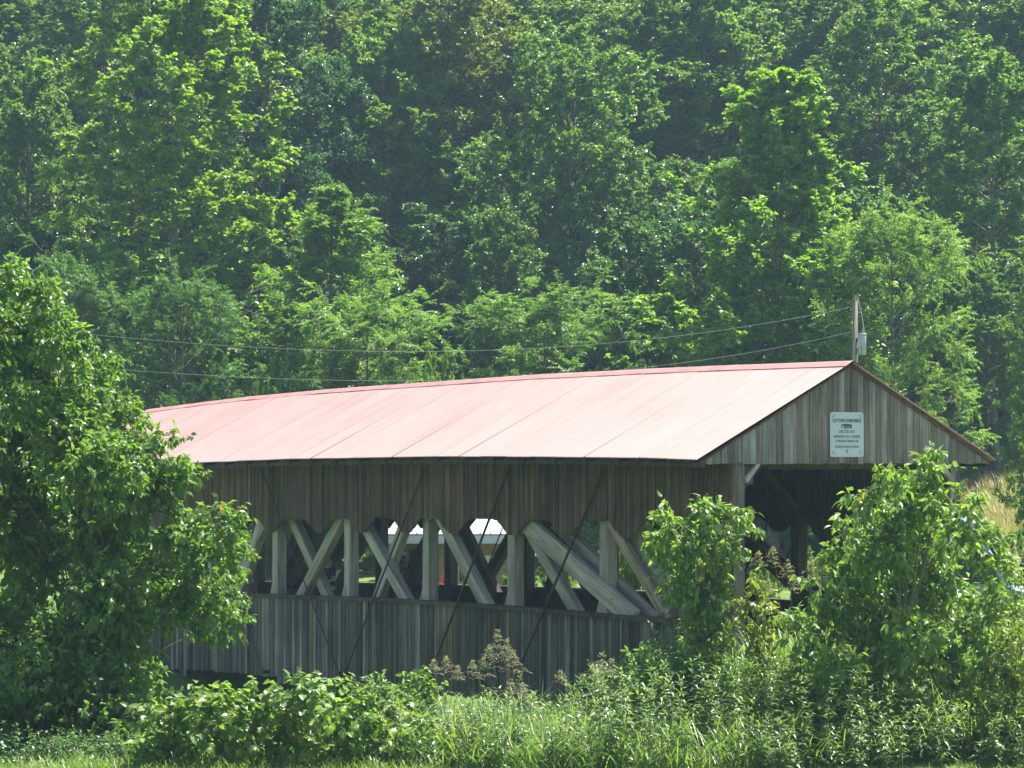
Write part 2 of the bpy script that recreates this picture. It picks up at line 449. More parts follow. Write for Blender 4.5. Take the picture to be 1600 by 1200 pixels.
# trusses
def timber(name, t, p, q, wid, thick, mat):
    """a squared timber in the truss plane t from (s,z) p to q; object Z runs along it"""
    P = Vector((t, p[0], p[1])); Q = Vector((t, q[0], q[1])); ln = (Q - P).length
    o = MB().box(-thick / 2, thick / 2, -wid / 2, wid / 2, 0, ln).build(name, mat, bridge)
    md = o.modifiers.new("bevel", 'BEVEL'); md.width = .012; md.segments = 1
    d = (Q - P).normalized(); x = Vector((1, 0, 0)); y = d.cross(x)
    o.matrix_local = Matrix(((x.x, y.x, d.x, P.x), (x.y, y.y, d.y, P.y), (x.z, y.z, d.z, P.z), (0, 0, 0, 1)))
    if mat is M["timber"] and ln > .9:
        sd = -1
        for f_ in (.16, .84) if wid < .3 else (.14, .18, .80, .84):
            zz_ = ln * f_; yy_ = rng.uniform(-.25, .25) * wid
            MB().tube([(sd * (thick / 2 - .002), yy_, zz_), (sd * (thick / 2 + .01), yy_, zz_)], .011, 7).build("bolt_head", M["rust"], o)
    return o
TT = 1.02
POSTS = [S_at(x, TT - .11) for x in (942, 798, 665, 542, 430)]
pstep = 2.88
POSTS = [POSTS[0] - 2.85] + POSTS + [POSTS[-1] + pstep * k for k in (1, 2, 3)]
DIAG = [  # x/y at top, x/y at bottom, width, t offset, material
    (409, 800, 371, 930, .22, -.04, "timber"),
    (448, 800, 511, 940, .22, .10, "timber"), (534, 800, 462, 940, .22, -.06, "timber"),
    (562, 815, 634, 945, .22, -.06, "timber"), (634, 800, 584, 940, .22, .10, "timber"),
    (680, 800, 757, 950, .23, -.02, "timber"),
    (808, 805, 898, 962, .20, .08, "timber"),
    (812, 815, 985, 968, .34, -.12, "timber"),
    (862, 815, 1012, 968, .24, .22, "timber"),
    (944, 805, 1040, 970, .19, -.10, "brown_timber"),
    (985, 822, 1064, 970, .36, .06, "timber"),
    (1056, 925, 1030, 968, .11, -.10, "timber"),
]
for t_in, far in ((TT, False), (TF - .27, True)):  # far truss: same timbers in the colour darkened for interior shade
    sg = -1 if far else 1
    for sp_ in POSTS:
        if sp_ < .3: continue
        zt, zb = float(z_eave(sp_)) - .1, float(z_rail(sp_)) - .9
        timber("truss_post", t_in, (sp_, zb), (sp_, zt), .22, .22, M["timber" if not far else "shaded_timber"])
        # the foot of each post swells where the braces bear on it
        zr = float(z_rail(sp_))
        MB().hexa([(t_in - .1 * sg - .005, sp_ + .11, zr - .3), (t_in + .1, sp_ + .11, zr - .3), (t_in + .1, sp_ + .34, zr - .3), (t_in - .1 * sg - .005, sp_ + .34, zr - .3),
                   (t_in - .1 * sg - .005, sp_ + .11, zr + .22), (t_in + .1, sp_ + .11, zr + .22), (t_in + .1, sp_ + .115, zr + .22), (t_in - .1 * sg - .005, sp_ + .115, zr + .22)]).build("post_shoe", M["timber" if not far else "shaded_timber"], bridge)
    for x0, y0, x1, y1, wd, dt, mt in DIAG:
        tn = TT - .1 + dt
        p = (S_at(x0, tn), Z_at(x0, y0, tn)); q = (S_at(x1, tn), Z_at(x1, y1, tn))
        timber("diagonal_brace", t_in + sg * dt, q, p, wd, .12 if wd > .3 else .18, M[mt if not far else "shaded_timber"])
        mid = 12.3
        if max(p[0], q[0]) < 9.5:      # mirrored about midspan, behind the tree
            dz = float(z_rail(24.6 - p[0]) - z_rail(p[0]))
            timber("diagonal_brace", t_in + sg * dt, (24.6 - q[0], q[1] + dz), (24.6 - p[0], p[1] + dz), wd, .12 if wd > .3 else .18, M[mt if not far else "shaded_timber"])
# bottom chord, deck, floor beams
rail_beam("bottom_chord", lambda s: z_rail(s) - 1.25, .34, TN + .12, TN + .42, 0, LB, M["shaded_timber"])
rail_beam("bottom_chord", lambda s: z_rail(s) - 1.25, .34, TF - .42, TF - .12, 0, LB, M["shaded_timber"])
rail_beam("bridge_deck", lambda s: z_rail(s) - .88, .09, TN + .06, TF - .06, -.2, LB + .2, M["shaded_timber"])
rail_beam("top_chord", lambda s: z_eave(s) - .35, .28, TN + .12, TN + .42, .1, LB - .1, M["shaded_timber"])
rail_beam("top_chord", lambda s: z_eave(s) - .35, .28, TF - .42, TF - .12, .1, LB - .1, M["shaded_timber"])
for sp_ in [.25] + [k for k in POSTS if k > .3] + [LB - .3]:
    ze = float(z_eave(sp_))
    MB().box(TN + .05, TF - .05, sp_ - .12, sp_ + .12, ze - .06, ze + .16).build("tie_beam", M["shaded_timber"], bridge)
    for a_, b_ in ((TN + .3, TN + 1.2), (TF - .3, TF - 1.2)) if sp_ > .5 else ():
        MB().bar((a_, sp_, ze - .95), (b_, sp_, ze - .03), .1, .14, (0, 1, 0)).build("knee_brace", M["shaded_timber"], bridge)
    MB().box(TN + .03, TF - .03, sp_ - .13, sp_ + .13, float(z_bot(sp_)) + .1, float(z_rail(sp_)) - 1.26).build("floor_beam", M["shaded_timber"], bridge)
# portal: corner posts clad with boards, header, braces
for t0, t1 in ((TN - .01, TN + .22), (TF - .12, TF + .10)):
    for k, (a_, b_) in enumerate(((t0, t0 + .105), (t0 + .108, t1))):
        MB().box(a_, b_, .06 + .005 * k, .10, float(z_bot(0)) + .05, CZ - .03).build("corner_board", M["skirt" if k else "gable"], bridge)
MB().box(TN + .02, TN + .24, .105, .33, float(z_bot(0)) + .1, CZ - .05).build("portal_post", M["shaded_timber"], bridge)
MB().box(TF - .14, TF + .08, .105, .33, float(z_bot(0)) + .1, CZ - .05).build("portal_post", M["shaded_timber"], bridge)
for a_, b_ in ((.066, .18), (.183, .31)):
    board_yz(a_, b_, float(z_bot(0)) + .05, float(z_bot(0)) + .05, CZ - .03, CZ - .03, TN - .035, TN - .012).build("corner_board", M["siding"], bridge)
MB().box(TN + .24, TF - .14, .5, .66, CZ - .14, CZ + .02).build("portal_header", M["shaded_timber"], bridge)
MB().bar((TN + .22, .05, CZ - .32), (TN + .47, .05, CZ - .04), .07, .08, (0, 1, 0)).build("portal_brace", M["timber"], bridge)
MB().bar((TF - .12, .05, CZ - .32), (TF - .37, .05, CZ - .04), .07, .08, (0, 1, 0)).build("portal_brace", M["timber"], bridge)

# iron stay rods outside the near wall, plates at their feet, lighter rods in the far openings
def rod(x0, y0, x1, y1, r=.018, t=TN - .14):
    p = (t + .08, S_at(x0, t), Z_at(x0, y0, t)); q = (t, S_at(x1, t), Z_at(x1, y1, t))
    return p, q
for x0, y0, x1, y1, r in ((300, 735, 412, 1048, .016), (405, 738, 530, 1050, .016), (657, 733, 540, 1050, .02), (787, 736, 664, 1075, .024), (936, 736, 793, 1085, .024)):
    p, q = rod(x0, y0, x1, y1)
    o = MB().tube([p, q], r, 6).build("stay_rod", M["rust"], bridge)
    MB().box(q[0] - .01, q[0] + .12, q[1] - .03, q[1] + .03, q[2] - .05, q[2] + .02).build("rod_plate", M["rust"], bridge)
for x0, y0, x1, y1 in ((585, 825, 640, 930), (728, 820, 770, 912), (785, 825, 748, 922), (627, 862, 652, 912), (675, 892, 690, 925), (1200, 815, 1160, 900), (1242, 838, 1215, 905)):
    t = TF - .5
    p = (t, S_at(x0, t), Z_at(x0, y0, t)); q = (t, S_at(x1, t), Z_at(x1, y1, t))
    MB().tube([p, q], .014, 5).build("tie_rod", M["rust"], bridge)

# roof sheets: corrugated metal with faded red paint
m, N, L, b = newmat("faded_red_roof")
tc = N.new("ShaderNodeTexCoord"); oi = N.new("ShaderNodeObjectInfo")
def nz(scale, det=5, off=True):
    mp = N.new("ShaderNodeVectorMath"); mp.operation = 'MULTIPLY'; mp.inputs[1].default_value = scale
    L.new(tc.outputs["Object"], mp.inputs[0])
    no = N.new("ShaderNodeTexNoise"); no.inputs["Scale"].default_value = 1; no.inputs["Detail"].default_value = det
    L.new(mp.outputs[0], no.inputs["Vector"]); return no.outputs[0]
ra = N.new("ShaderNodeValToRGB"); cr = ra.color_ramp
cr.elements[0].position = .28; cr.elements[0].color = (.235, .112, .098, 1)
cr.elements[1].position = .72; cr.elements[1].color = (.265, .17, .154, 1)
e = cr.elements.new(.5); e.color = (.262, .15, .134, 1)
sm = N.new("ShaderNodeMath"); sm.operation = 'MULTIPLY_ADD'; sm.inputs[1].default_value = .55
h2 = N.new("ShaderNodeMath"); h2.operation = 'MULTIPLY'; h2.inputs[1].default_value = .35
L.new(nz((.5, 5.0, .5)), sm.inputs[0]); L.new(nz((1.2, .5, 1)), h2.inputs[0])
ob = N.new("ShaderNodeMath"); ob.operation = 'MULTIPLY_ADD'; ob.inputs[1].default_value = .14
L.new(oi.outputs["Random"], ob.inputs[0]); L.new(h2.outputs[0], ob.inputs[2]); L.new(ob.outputs[0], sm.inputs[2])
L.new(sm.outputs[0], ra.inputs[0])
# paler, chalkier towards flakes; small rust marks
fl = N.new("ShaderNodeMapRange"); fl.inputs[1].default_value = .62; fl.inputs[2].default_value = .75; fl.inputs[4].default_value = .35
L.new(nz((9, 26, 9), 6), fl.inputs[0])
mx = N.new("ShaderNodeMix"); mx.data_type = 'RGBA'; mx.inputs[7].default_value = (.30, .225, .21, 1)
L.new(fl.outputs[0], mx.inputs[0]); L.new(ra.outputs[0], mx.inputs[6])
sx_ = N.new("ShaderNodeSeparateXYZ"); L.new(tc.outputs["Object"], sx_.inputs[0])
wr = N.new("ShaderNodeMath"); wr.operation = 'PINGPONG'; wr.inputs[1].default_value = 3.1; L.new(sx_.outputs[0], wr.inputs[0])
wm = N.new("ShaderNodeMapRange"); wm.inputs[1].default_value = 0; wm.inputs[2].default_value = 2.4; wm.inputs[3].default_value = .5; wm.inputs[4].default_value = 0; L.new(wr.outputs[0], wm.inputs[0])
my = N.new("ShaderNodeMix"); my.data_type = 'RGBA'; my.inputs[7].default_value = (.265, .197, .182, 1)
L.new(wm.outputs[0], my.inputs[0]); L.new(mx.outputs[2], my.inputs[6])
rs = N.new("ShaderNodeMapRange"); rs.inputs[1].default_value = .60; rs.inputs[2].default_value = .78; rs.inputs[4].default_value = .35
L.new(nz((.35, 3.4, .35), 7), rs.inputs[0])
mz = N.new("ShaderNodeMix"); mz.data_type = 'RGBA'; mz.inputs[7].default_value = (.16, .07, .052, 1)
L.new(rs.outputs[0], mz.inputs[0]); L.new(my.outputs[2], mz.inputs[6]); L.new(mz.outputs[2], b.inputs["Base Color"])
b.inputs["Roughness"].default_value = .5; b.inputs["Specular IOR Level"].default_value = .5
M["roof"] = m
M["ridge"] = simple("ridge_cap_red", (.25, .12, .105), .55, var=.2, scale=3)
NS = 34
sw = (LB + .1) / NS
TR = WR / 2
for side in (0, 1):
    for k in range(NS):
        s0 = -.06 + k * sw; s1 = s0 + sw + .03
        n = 44
        ss = np.linspace(s0, s1, n)
        dep = .011 * np.cos((ss - s0) / .0686 * 2 * np.pi) + .003 * (k % 2)
        tilt = rng.uniform(-.003, .004); lap = rng.uniform(-.02, .015)
        V = []
        for u in (0, .008, .5, .992, 1):
            te = -.04 + lap * (1 - u) + (TR + .02) * u if side == 0 else WR + .04 - (TR + .02) * u
            ze, zr_ = z_eave(ss) + .012, z_ridge(ss)
            zz = ze * (1 - u) + zr_ * u + dep + .022 + tilt * (1 - u)
            V.append(np.stack([np.full(n, te), ss, zz], 1))
        V = np.concatenate(V)
        i = np.arange(4)[:, None] * n; j = np.arange(n - 1)[None, :]
        q = np.stack([i + j, i + n + j, i + n + j + 1, i + j + 1], -1).reshape(-1, 4)
        if side: q = q[:, ::-1]
        o = obj("roof_sheet", mesh_np("roof_sheet", V, [q], M["roof"], True), bridge)
        md = o.modifiers.new("thick", 'SOLIDIFY'); md.thickness = .004; md.offset = -1
# ridge caps in lengths
ncap = 9
for k in range(ncap):
    s0 = -.08 + k * (LB + .16) / ncap; s1 = s0 + (LB + .16) / ncap + .05
    mb = MB(); z0 = float(z_ridge(s0)) + .055 + .004 * (k % 2); z1 = float(z_ridge(s1)) + .055 + .004 * (k % 2)
    sl = 1.56 / TR
    def pr(s_, z_): return [(TR - .17, s_, z_ - .17 * sl - .008), (TR - .05, s_, z_ - .05 * sl), (TR, s_, z_ - .004), (TR + .05, s_, z_ - .05 * sl), (TR + .17, s_, z_ - .17 * sl - .008)]
    V = pr(s0, z0) + pr(s1, z1)
    q = np.array([[i, i + 5, i + 6, i + 1] for i in range(4)])[:, ::-1]
    o = mb.add(V, [q[:, ::-1]]).build("ridge_cap", M["ridge"], bridge)
    md = o.modifiers.new("thick", 'SOLIDIFY'); md.thickness = .004; md.offset = -1
# eave purlin and rafters
rail_beam("eave_plate", lambda s: z_eave(s) - .085, .07, .08, .14, 0, LB, M["shaded_timber"])
rail_beam("eave_plate", lambda s: z_eave(s) - .085, .07, WR - .14, WR - .08, 0, LB, M["shaded_timber"])
rail_beam("ridge_beam", lambda s: z_ridge(s) - .24, .18, TR - .03, TR + .03, .05, LB - .05, M["shaded_timber"])
k = 0
s = .3
while s < LB:
    for t0, t1 in ((.05, TR - .03), (WR - .05, TR + .03)):
        MB().bar((t0, s, float(z_eave(s)) - .04), (t1, s, float(z_ridge(s)) - .085), .05, .11, (0, 0, 1)).build("rafter", M["shaded_timber"], bridge)
    s += .91
# gables (both ends)
def roof_z(t, s): 
    u = t / TR if t < TR else (WR - t) / TR
    return float(z_eave(s) * (1 - u) + z_ridge(s) * u)
gb = MB().box(.3, WR - .3, .03, .1, CZ + .05, CZ + .13).build("gable_end", M["shaded_timber"], bridge)
t = .03
while t < WR - .03:
    wd = rng.uniform(.115, .165); e = min(t + wd, WR - .02)
    if e - t > .03:
        zt0, zt1 = roof_z(t + .003, 0) - .015, roof_z(e - .003, 0) - .015
        zb = CZ - .045 + rng.uniform(-.012, .008); o_ = rng.uniform(-.005, .005)
        mb = MB(); a_, b_ = t + .003, e - .003
        if zt0 > zb + .01 or zt1 > zb + .01:
            zt0 = max(zt0, zb + .012); zt1 = max(zt1, zb + .012)
            if a_ < TR < b_:
                zm = roof_z(TR, 0) - .015
                mb.prism([(a_, zb), (b_, zb), (b_, zt1), (TR, zm), (a_, zt0)], 'y', .025 + o_, -.001 + o_)
            else:
                mb.prism([(a_, zb), (b_, zb), (b_, zt1), (a_, zt0)], 'y', .025 + o_, -.001 + o_)
            mb.build("gable_board", M["gable"], gb)
    t = e
MB().prism([(.05, CZ - .38), (WR - .05, CZ - .38), (WR - .05, CZ - .34), (TR, CZ + 1.16), (.05, CZ - .34)], 'y', LB - .06, LB - .03).build("far_gable", M["gable"], bridge)
M["rake"] = wood("rake_board", [(0, (.07, .042, .028)), (1, (.09, .055, .036))], (.1, .05, .03), .4)
for t0, t1 in ((.0, TR), (WR, TR)):
    MB().bar((t0, -.02, roof_z(t0, 0) - .02), (t1, -.02, roof_z(TR, 0) - .02), .025, .03, (0, 0, 1)).build("rake_board", M["rake"], bridge)
# stone abutments
for s0, s1 in ((-1.2, 1.4), (LB - 1.4, LB + 1.2)):
    MB().box(TN - .3, TF + .3, s0, s1, -3.2, float(z_bot(s0)) - .02 if s0 < 0 else float(z_bot(LB)) - .02).build("abutment", M["dirt"], bridge)

# sign on the gable
sign = empty("bridge_sign")
tag(sign, "pale blue-grey metal sign naming the covered bridge, screwed to the gable boards", "sign")
sign.matrix_world = Matrix.Translation((A0[0], A0[1], 0)) @ Matrix.Rotation(math.atan2(G[1], G[0]), 4, 'Z')
def t_on(x):      # x pixel -> t on the gable plane
    u = (x - 800) / F
    return (A0[0] - u * A0[1]) / (-G[0] + u * G[1])
sx0, sx1 = t_on(1295.5), t_on(1348)
dsg = (A0 + G * (sx0 + sx1) / 2)[1]
sz0, sz1 = CZ - (714 - 720) / F * dsg, CZ - (644 - 720) / F * dsg
M["sign"] = simple("sign_plate", (.38, .43, .45), .5, var=.06, scale=4)
M["ink"] = simple("sign_ink", (.02, .035, .04), .6)
cr_ = .035; prof = []
for cx_, cz_, a0 in ((sx1 - cr_, sz1 - cr_, 0), (sx0 + cr_, sz1 - cr_, 90), (sx0 + cr_, sz0 + cr_, 180), (sx1 - cr_, sz0 + cr_, 270)):
    for k in range(5):
        an = R(a0 + 22.5 * k); prof.append((cx_ + cr_ * math.cos(an), cz_ + cr_ * math.sin(an)))
MB().prism(prof[::-1], 'y', -.022, -.014).build("sign_plate", M["sign"], sign)
sw_, sh_ = sx1 - sx0, sz1 - sz0
dg = bpy.context.evaluated_depsgraph_get()
def text(body, yf, hf, wf, bold=0.0):
    cu = bpy.data.curves.new("lettering", 'FONT'); cu.body = body; cu.align_x = 'CENTER'; cu.align_y = 'CENTER'
    cu.extrude = .001; cu.offset = bold; cu.resolution_u = 2; cu.size = 1.0
    o = bpy.data.objects.new("lettering_src", cu); COL.objects.link(o)
    bpy.context.view_layer.update()
    me = bpy.data.meshes.new_from_object(o.evaluated_get(bpy.context.evaluated_depsgraph_get()))
    bpy.data.objects.remove(o); bpy.data.curves.remove(cu)
    co = np.empty(len(me.vertices) * 3, np.float32); me.vertices.foreach_get("co", co); co = co.reshape(-1, 3)
    mn, mxx = co.min(0), co.max(0)
    x_ = (co[:, 0] - (mn[0] + mxx[0]) / 2) / (mxx[0] - mn[0]) * sw_ * wf + (sx0 + sx1) / 2
    z_ = (co[:, 1] - (mn[1] + mxx[1]) / 2) / (mxx[1] - mn[1]) * sh_ * hf + sz1 - yf * sh_
    y_ = -.0235 - (co[:, 2] > 0) * .001
    me.vertices.foreach_set("co", np.stack([x_, y_, z_], 1).astype(np.float32).ravel()); me.update()
    me.materials.clear(); me.materials.append(M["ink"])
    o = obj("lettering", me, sign); return o
text("SCOTTOWN COVERED BRIDGE", .190, .080, .84, .022)
text("ERECTED 1874", .435, .062, .46)
text("RENOVATED BY LAW. CO. ENGINEER", .545, .058, .78)
text("& WINDSOR GRANGE 1981", .645, .058, .68)
text("DESIGNED BY FRIENDS OF SCOTTOWN", .772, .050, .72)
pts_ = [(sx0 + (.5 + .03 * math.cos(a_ / 3) * (1 if k_ % 2 else -1)) * sw_, -.024, sz1 - (.84 + .06 * k_ / 9) * sh_) for k_, a_ in enumerate(range(10))]
MB().tube(pts_, .003, 4).build("small_mark", M["ink"], sign)
# little bridge emblem
def sg(u, v): return (sx0 + u * sw_, sz1 - v * sh_)
mb = MB()
for pl in ([(.335, .285), (.36, .268), (.60, .268), (.645, .285), (.645, .302), (.335, .302)], [(.335, .302), (.355, .302), (.355, .36), (.335, .36)],
           [(.405, .302), (.645, .302), (.645, .315), (.405, .315)], [(.42, .336), (.645, .336), (.645, .36), (.42, .36)], [(.405, .315), (.43, .315), (.43, .36), (.405, .36)], [(.62, .315), (.645, .315), (.645, .336), (.62, .336)]):
    mb.prism([sg(*k) for k in pl], 'y', -.0245, -.0228)
for k in range(4):
    u = .455 + k * .045
    mb.prism([sg(u, .315), sg(u + .012, .315), sg(u + .02, .336), sg(u + .008, .336)], 'y', -.0245, -.0228)
mb.build("emblem", M["ink"], sign)
for u, v, fx, fz in ((.03, .03, 1, 1), (.97, .03, -1, 1), (.03, .97, 1, -1), (.97, .97, -1, -1)):
    pts = []
    for k in range(22):
        a_ = k / 21 * 4.6; r_ = .055 * (1 - k / 30)
        pts.append((sx0 + (u + fx * (.055 + r_ * math.cos(a_))) * sw_, -.024, sz1 - (v + fz * (.085 * k / 21 + .02 + r_ * .6 * math.sin(a_))) * sh_))
    MB().tube(pts, .0028, 4).build("corner_scroll", M["ink"], sign)
for u, v in ((.035, .02), (.965, .03), (.48, .095), (.6, .95)):
    MB().tube([(sx0 + u * sw_, -.03, sz1 - v * sh_), (sx0 + u * sw_, -.02, sz1 - v * sh_)], .006, 6).build("screw", M["rust"], sign)

# ------------------------------------------------------------------ foliage machinery
def unit(v): return v / (np.linalg.norm(v, axis=-1, keepdims=True) + 1e-9)

def leaves4(P, D, Nn, Ln, Wn, fold=.25, droop=.15):
    """P base, D axis, Nn normal, Ln length, Wn half width arrays -> 5 verts, 4 tris each"""
    n = len(P)
    D = unit(D); X = unit(np.cross(D, Nn)); U = np.cross(X, D)
    L_ = Ln[:, None]; W_ = Wn[:, None]
    mid = P + D * L_ * .48 + U * 0
    a = P + D * L_ * .42 + X * W_ + U * W_ * fold
    b_ = P + D * L_ * .42 - X * W_ + U * W_ * fold
    tip = P + D * L_ * (1 - droop * .3) - U * L_ * droop
    V = np.stack([P, a, mid, b_, tip], 1).reshape(-1, 3)
    k = np.arange(n)[:, None] * 5
    T = np.concatenate([k + np.array([[0, 2, 1]]), k + np.array([[0, 3, 2]]), k + np.array([[1, 2, 4]]), k + np.array([[2, 3, 4]])], 1).reshape(-1, 3)
    return V, T, 4

def leaves2(P, D, Nn, Ln, Wn, fold=.3, droop=0.1):
    n = len(P)
    D = unit(D); X = unit(np.cross(D, Nn)); U = np.cross(X, D)
    L_ = Ln[:, None]; W_ = Wn[:, None]
    a = P + D * L_ * .45 + X * W_ + U * W_ * fold
    b_ = P + D * L_ * .45 - X * W_ + U * W_ * fold
    tip = P + D * L_ - U * L_ * droop
    V = np.stack([P, a, tip, b_], 1).reshape(-1, 3)
    k = np.arange(n)[:, None] * 4
    T = np.concatenate([k + np.array([[0, 2, 1]]), k + np.array([[0, 3, 2]])], 1).reshape(-1, 3)
    return V, T, 2

def leaves8(P, D, Nn, Ln, Wn, fold=.22, droop=.28):
    """rounder leaf with a midrib fold and a drooping tip: 8 verts, 8 tris"""
    n = len(P)
    D = unit(D); X = unit(np.cross(D, Nn)); U = np.cross(X, D)
    L_ = Ln[:, None]; W_ = Wn[:, None]
    def pt(t): return P + D * L_ * t * (1 - .12 * t * droop) - U * L_ * droop * t * t
    m1, m2, tip = pt(.30), pt(.66), pt(1.0)
    a1 = m1 + X * W_ + U * W_ * fold; b1 = m1 - X * W_ + U * W_ * fold
    a2 = m2 + X * W_ * .72 + U * W_ * fold * .7; b2 = m2 - X * W_ * .72 + U * W_ * fold * .7
    V = np.stack([P, a1, m1, b1, a2, m2, b2, tip], 1).reshape(-1, 3)
    k = np.arange(n)[:, None] * 8
    tr = [[0, 2, 1], [0, 3, 2], [1, 2, 4], [2, 5, 4], [2, 3, 6], [2, 6, 5], [4, 5, 7], [5, 6, 7]]
    T = np.concatenate([k + np.array([q]) for q in tr], 1).reshape(-1, 3)
    return V, T, 8

def at(br, t):
    o, d, l, bz = br
    p = o + d * (l * t)[:, None]
    p[:, 2] += bz * l * t * t
    return p
def tang(br, t):
    o, d, l, bz = br
    v = d.copy(); v[:, 2] += 2 * bz * t
    return unit(v)
def kids(rg, br, n, t0, t1, ang0, ang1, lr, up=0.0, bz=0.0, flat=0.0, lmin=0.0):
    """n children per branch"""
    idx = np.repeat(np.arange(len(br[0])), n)
    b = tuple(x[idx] for x in br)
    t = rg.uniform(t0, t1, len(idx))
    o = at(b, t); d = tang(b, t)
    r = unit(rg.normal(size=d.shape)); r[:, 2] *= (1 - flat)
    pr = unit(r - d * np.sum(r * d, 1, keepdims=True))
    a = rg.uniform(ang0, ang1, len(idx))[:, None]
    nd = d * np.cos(a) + pr * np.sin(a); nd[:, 2] += up
    ln = np.maximum(b[2] * lr * (1.15 - .6 * t) * rg.uniform(.65, 1.3, len(idx)), lmin)
    return (o, unit(nd), ln, np.full(len(idx), bz) * rg.uniform(.5, 1.5, len(idx)))

def poly(br, n):
    tt = np.linspace(0, 1, n)
    o, d, l, bz = br
    P = o[:, None, :] + d[:, None, :] * (l[:, None] * tt[None, :])[:, :, None]
    P[:, :, 2] += bz[:, None] * l[:, None] * tt[None, :] ** 2
    return P

def put_leaves(rg, twigs, n4, Ln, Wn, mode, hang=.3, gen=leaves2):
    """leaves along twigs. mode 'spread' = mostly flat to the light, 'hang' = dangling, 'pinnate' = two rows"""
    idx = np.repeat(np.arange(len(twigs[0])), n4)
    b = tuple(x[idx] for x in twigs)
    n = len(idx)
    if mode == 'pinnate':
        t = np.tile(np.repeat(np.linspace(.12, 1, n4 // 2), 2), len(twigs[0]))[:n]
        side = np.tile(np.array([1, -1]), n // 2 + 1)[:n]
        P = at(b, t); T_ = tang(b, t)
        up = np.array([0, 0, 1.0]) + rg.normal(size=(n, 3)) * .15
        X = unit(np.cross(T_, up))
        D = X * side[:, None] * .9 + T_ * .45 - np.array([0, 0, hang]) + rg.normal(size=(n, 3)) * .12
        Nn = unit(up + rg.normal(size=(n, 3)) * .25)
    else:
        t = rg.uniform(.05, 1.05, n)
        P = at(b, t) + rg.normal(size=(n, 3)) * .02; T_ = tang(b, t)
        r = unit(rg.normal(size=(n, 3)))
        if mode == 'hang':
            D = T_ * .45 + r * .75 - np.array([0, 0, hang])
            Nn = unit(rg.normal(size=(n, 3)) * .55 + np.array([0, 0, .6]) + r * .4)
        else:
            r[:, 2] *= .5
            D = T_ * .5 + r - np.array([0, 0, hang])
            Nn = unit(np.array([0, 0, 1.0]) + rg.normal(size=(n, 3)) * .55)
    L_ = Ln * rg.uniform(.65, 1.25, n); W_ = Wn * rg.uniform(.75, 1.2, n) * .5
    tw = rg.normal(size=len(twigs[0]))[idx] * .16
    tint = np.clip(.45 + tw + rg.normal(size=n) * .2, 0, .94)
    odd = rg.random(n) < .012
    tint = np.where(odd, rg.uniform(.96, 1, n), tint)
    V, T, k = gen(P, D, Nn, L_, W_)
    return V, T, np.repeat(tint, k)

def limb_mesh(name, parts, mat):
    """parts: list of (branches, nseg, r0, r1, sides)"""
    Vs, Qs, n = [], [], 0
    for br, ns, r0, r1, sd_ in parts:
        P = poly(br, ns)
        r0 = np.broadcast_to(r0, (len(P),)); r1 = np.broadcast_to(r1, (len(P),))
        tt = np.linspace(0, 1, ns)[None, :]
        V, Q = tubes_np(P, r0[:, None] * (1 - tt) + r1[:, None] * tt, sd_)
        Vs.append(V); Qs.append(Q + n); n += len(V)
    return np.concatenate(Vs), np.concatenate(Qs)

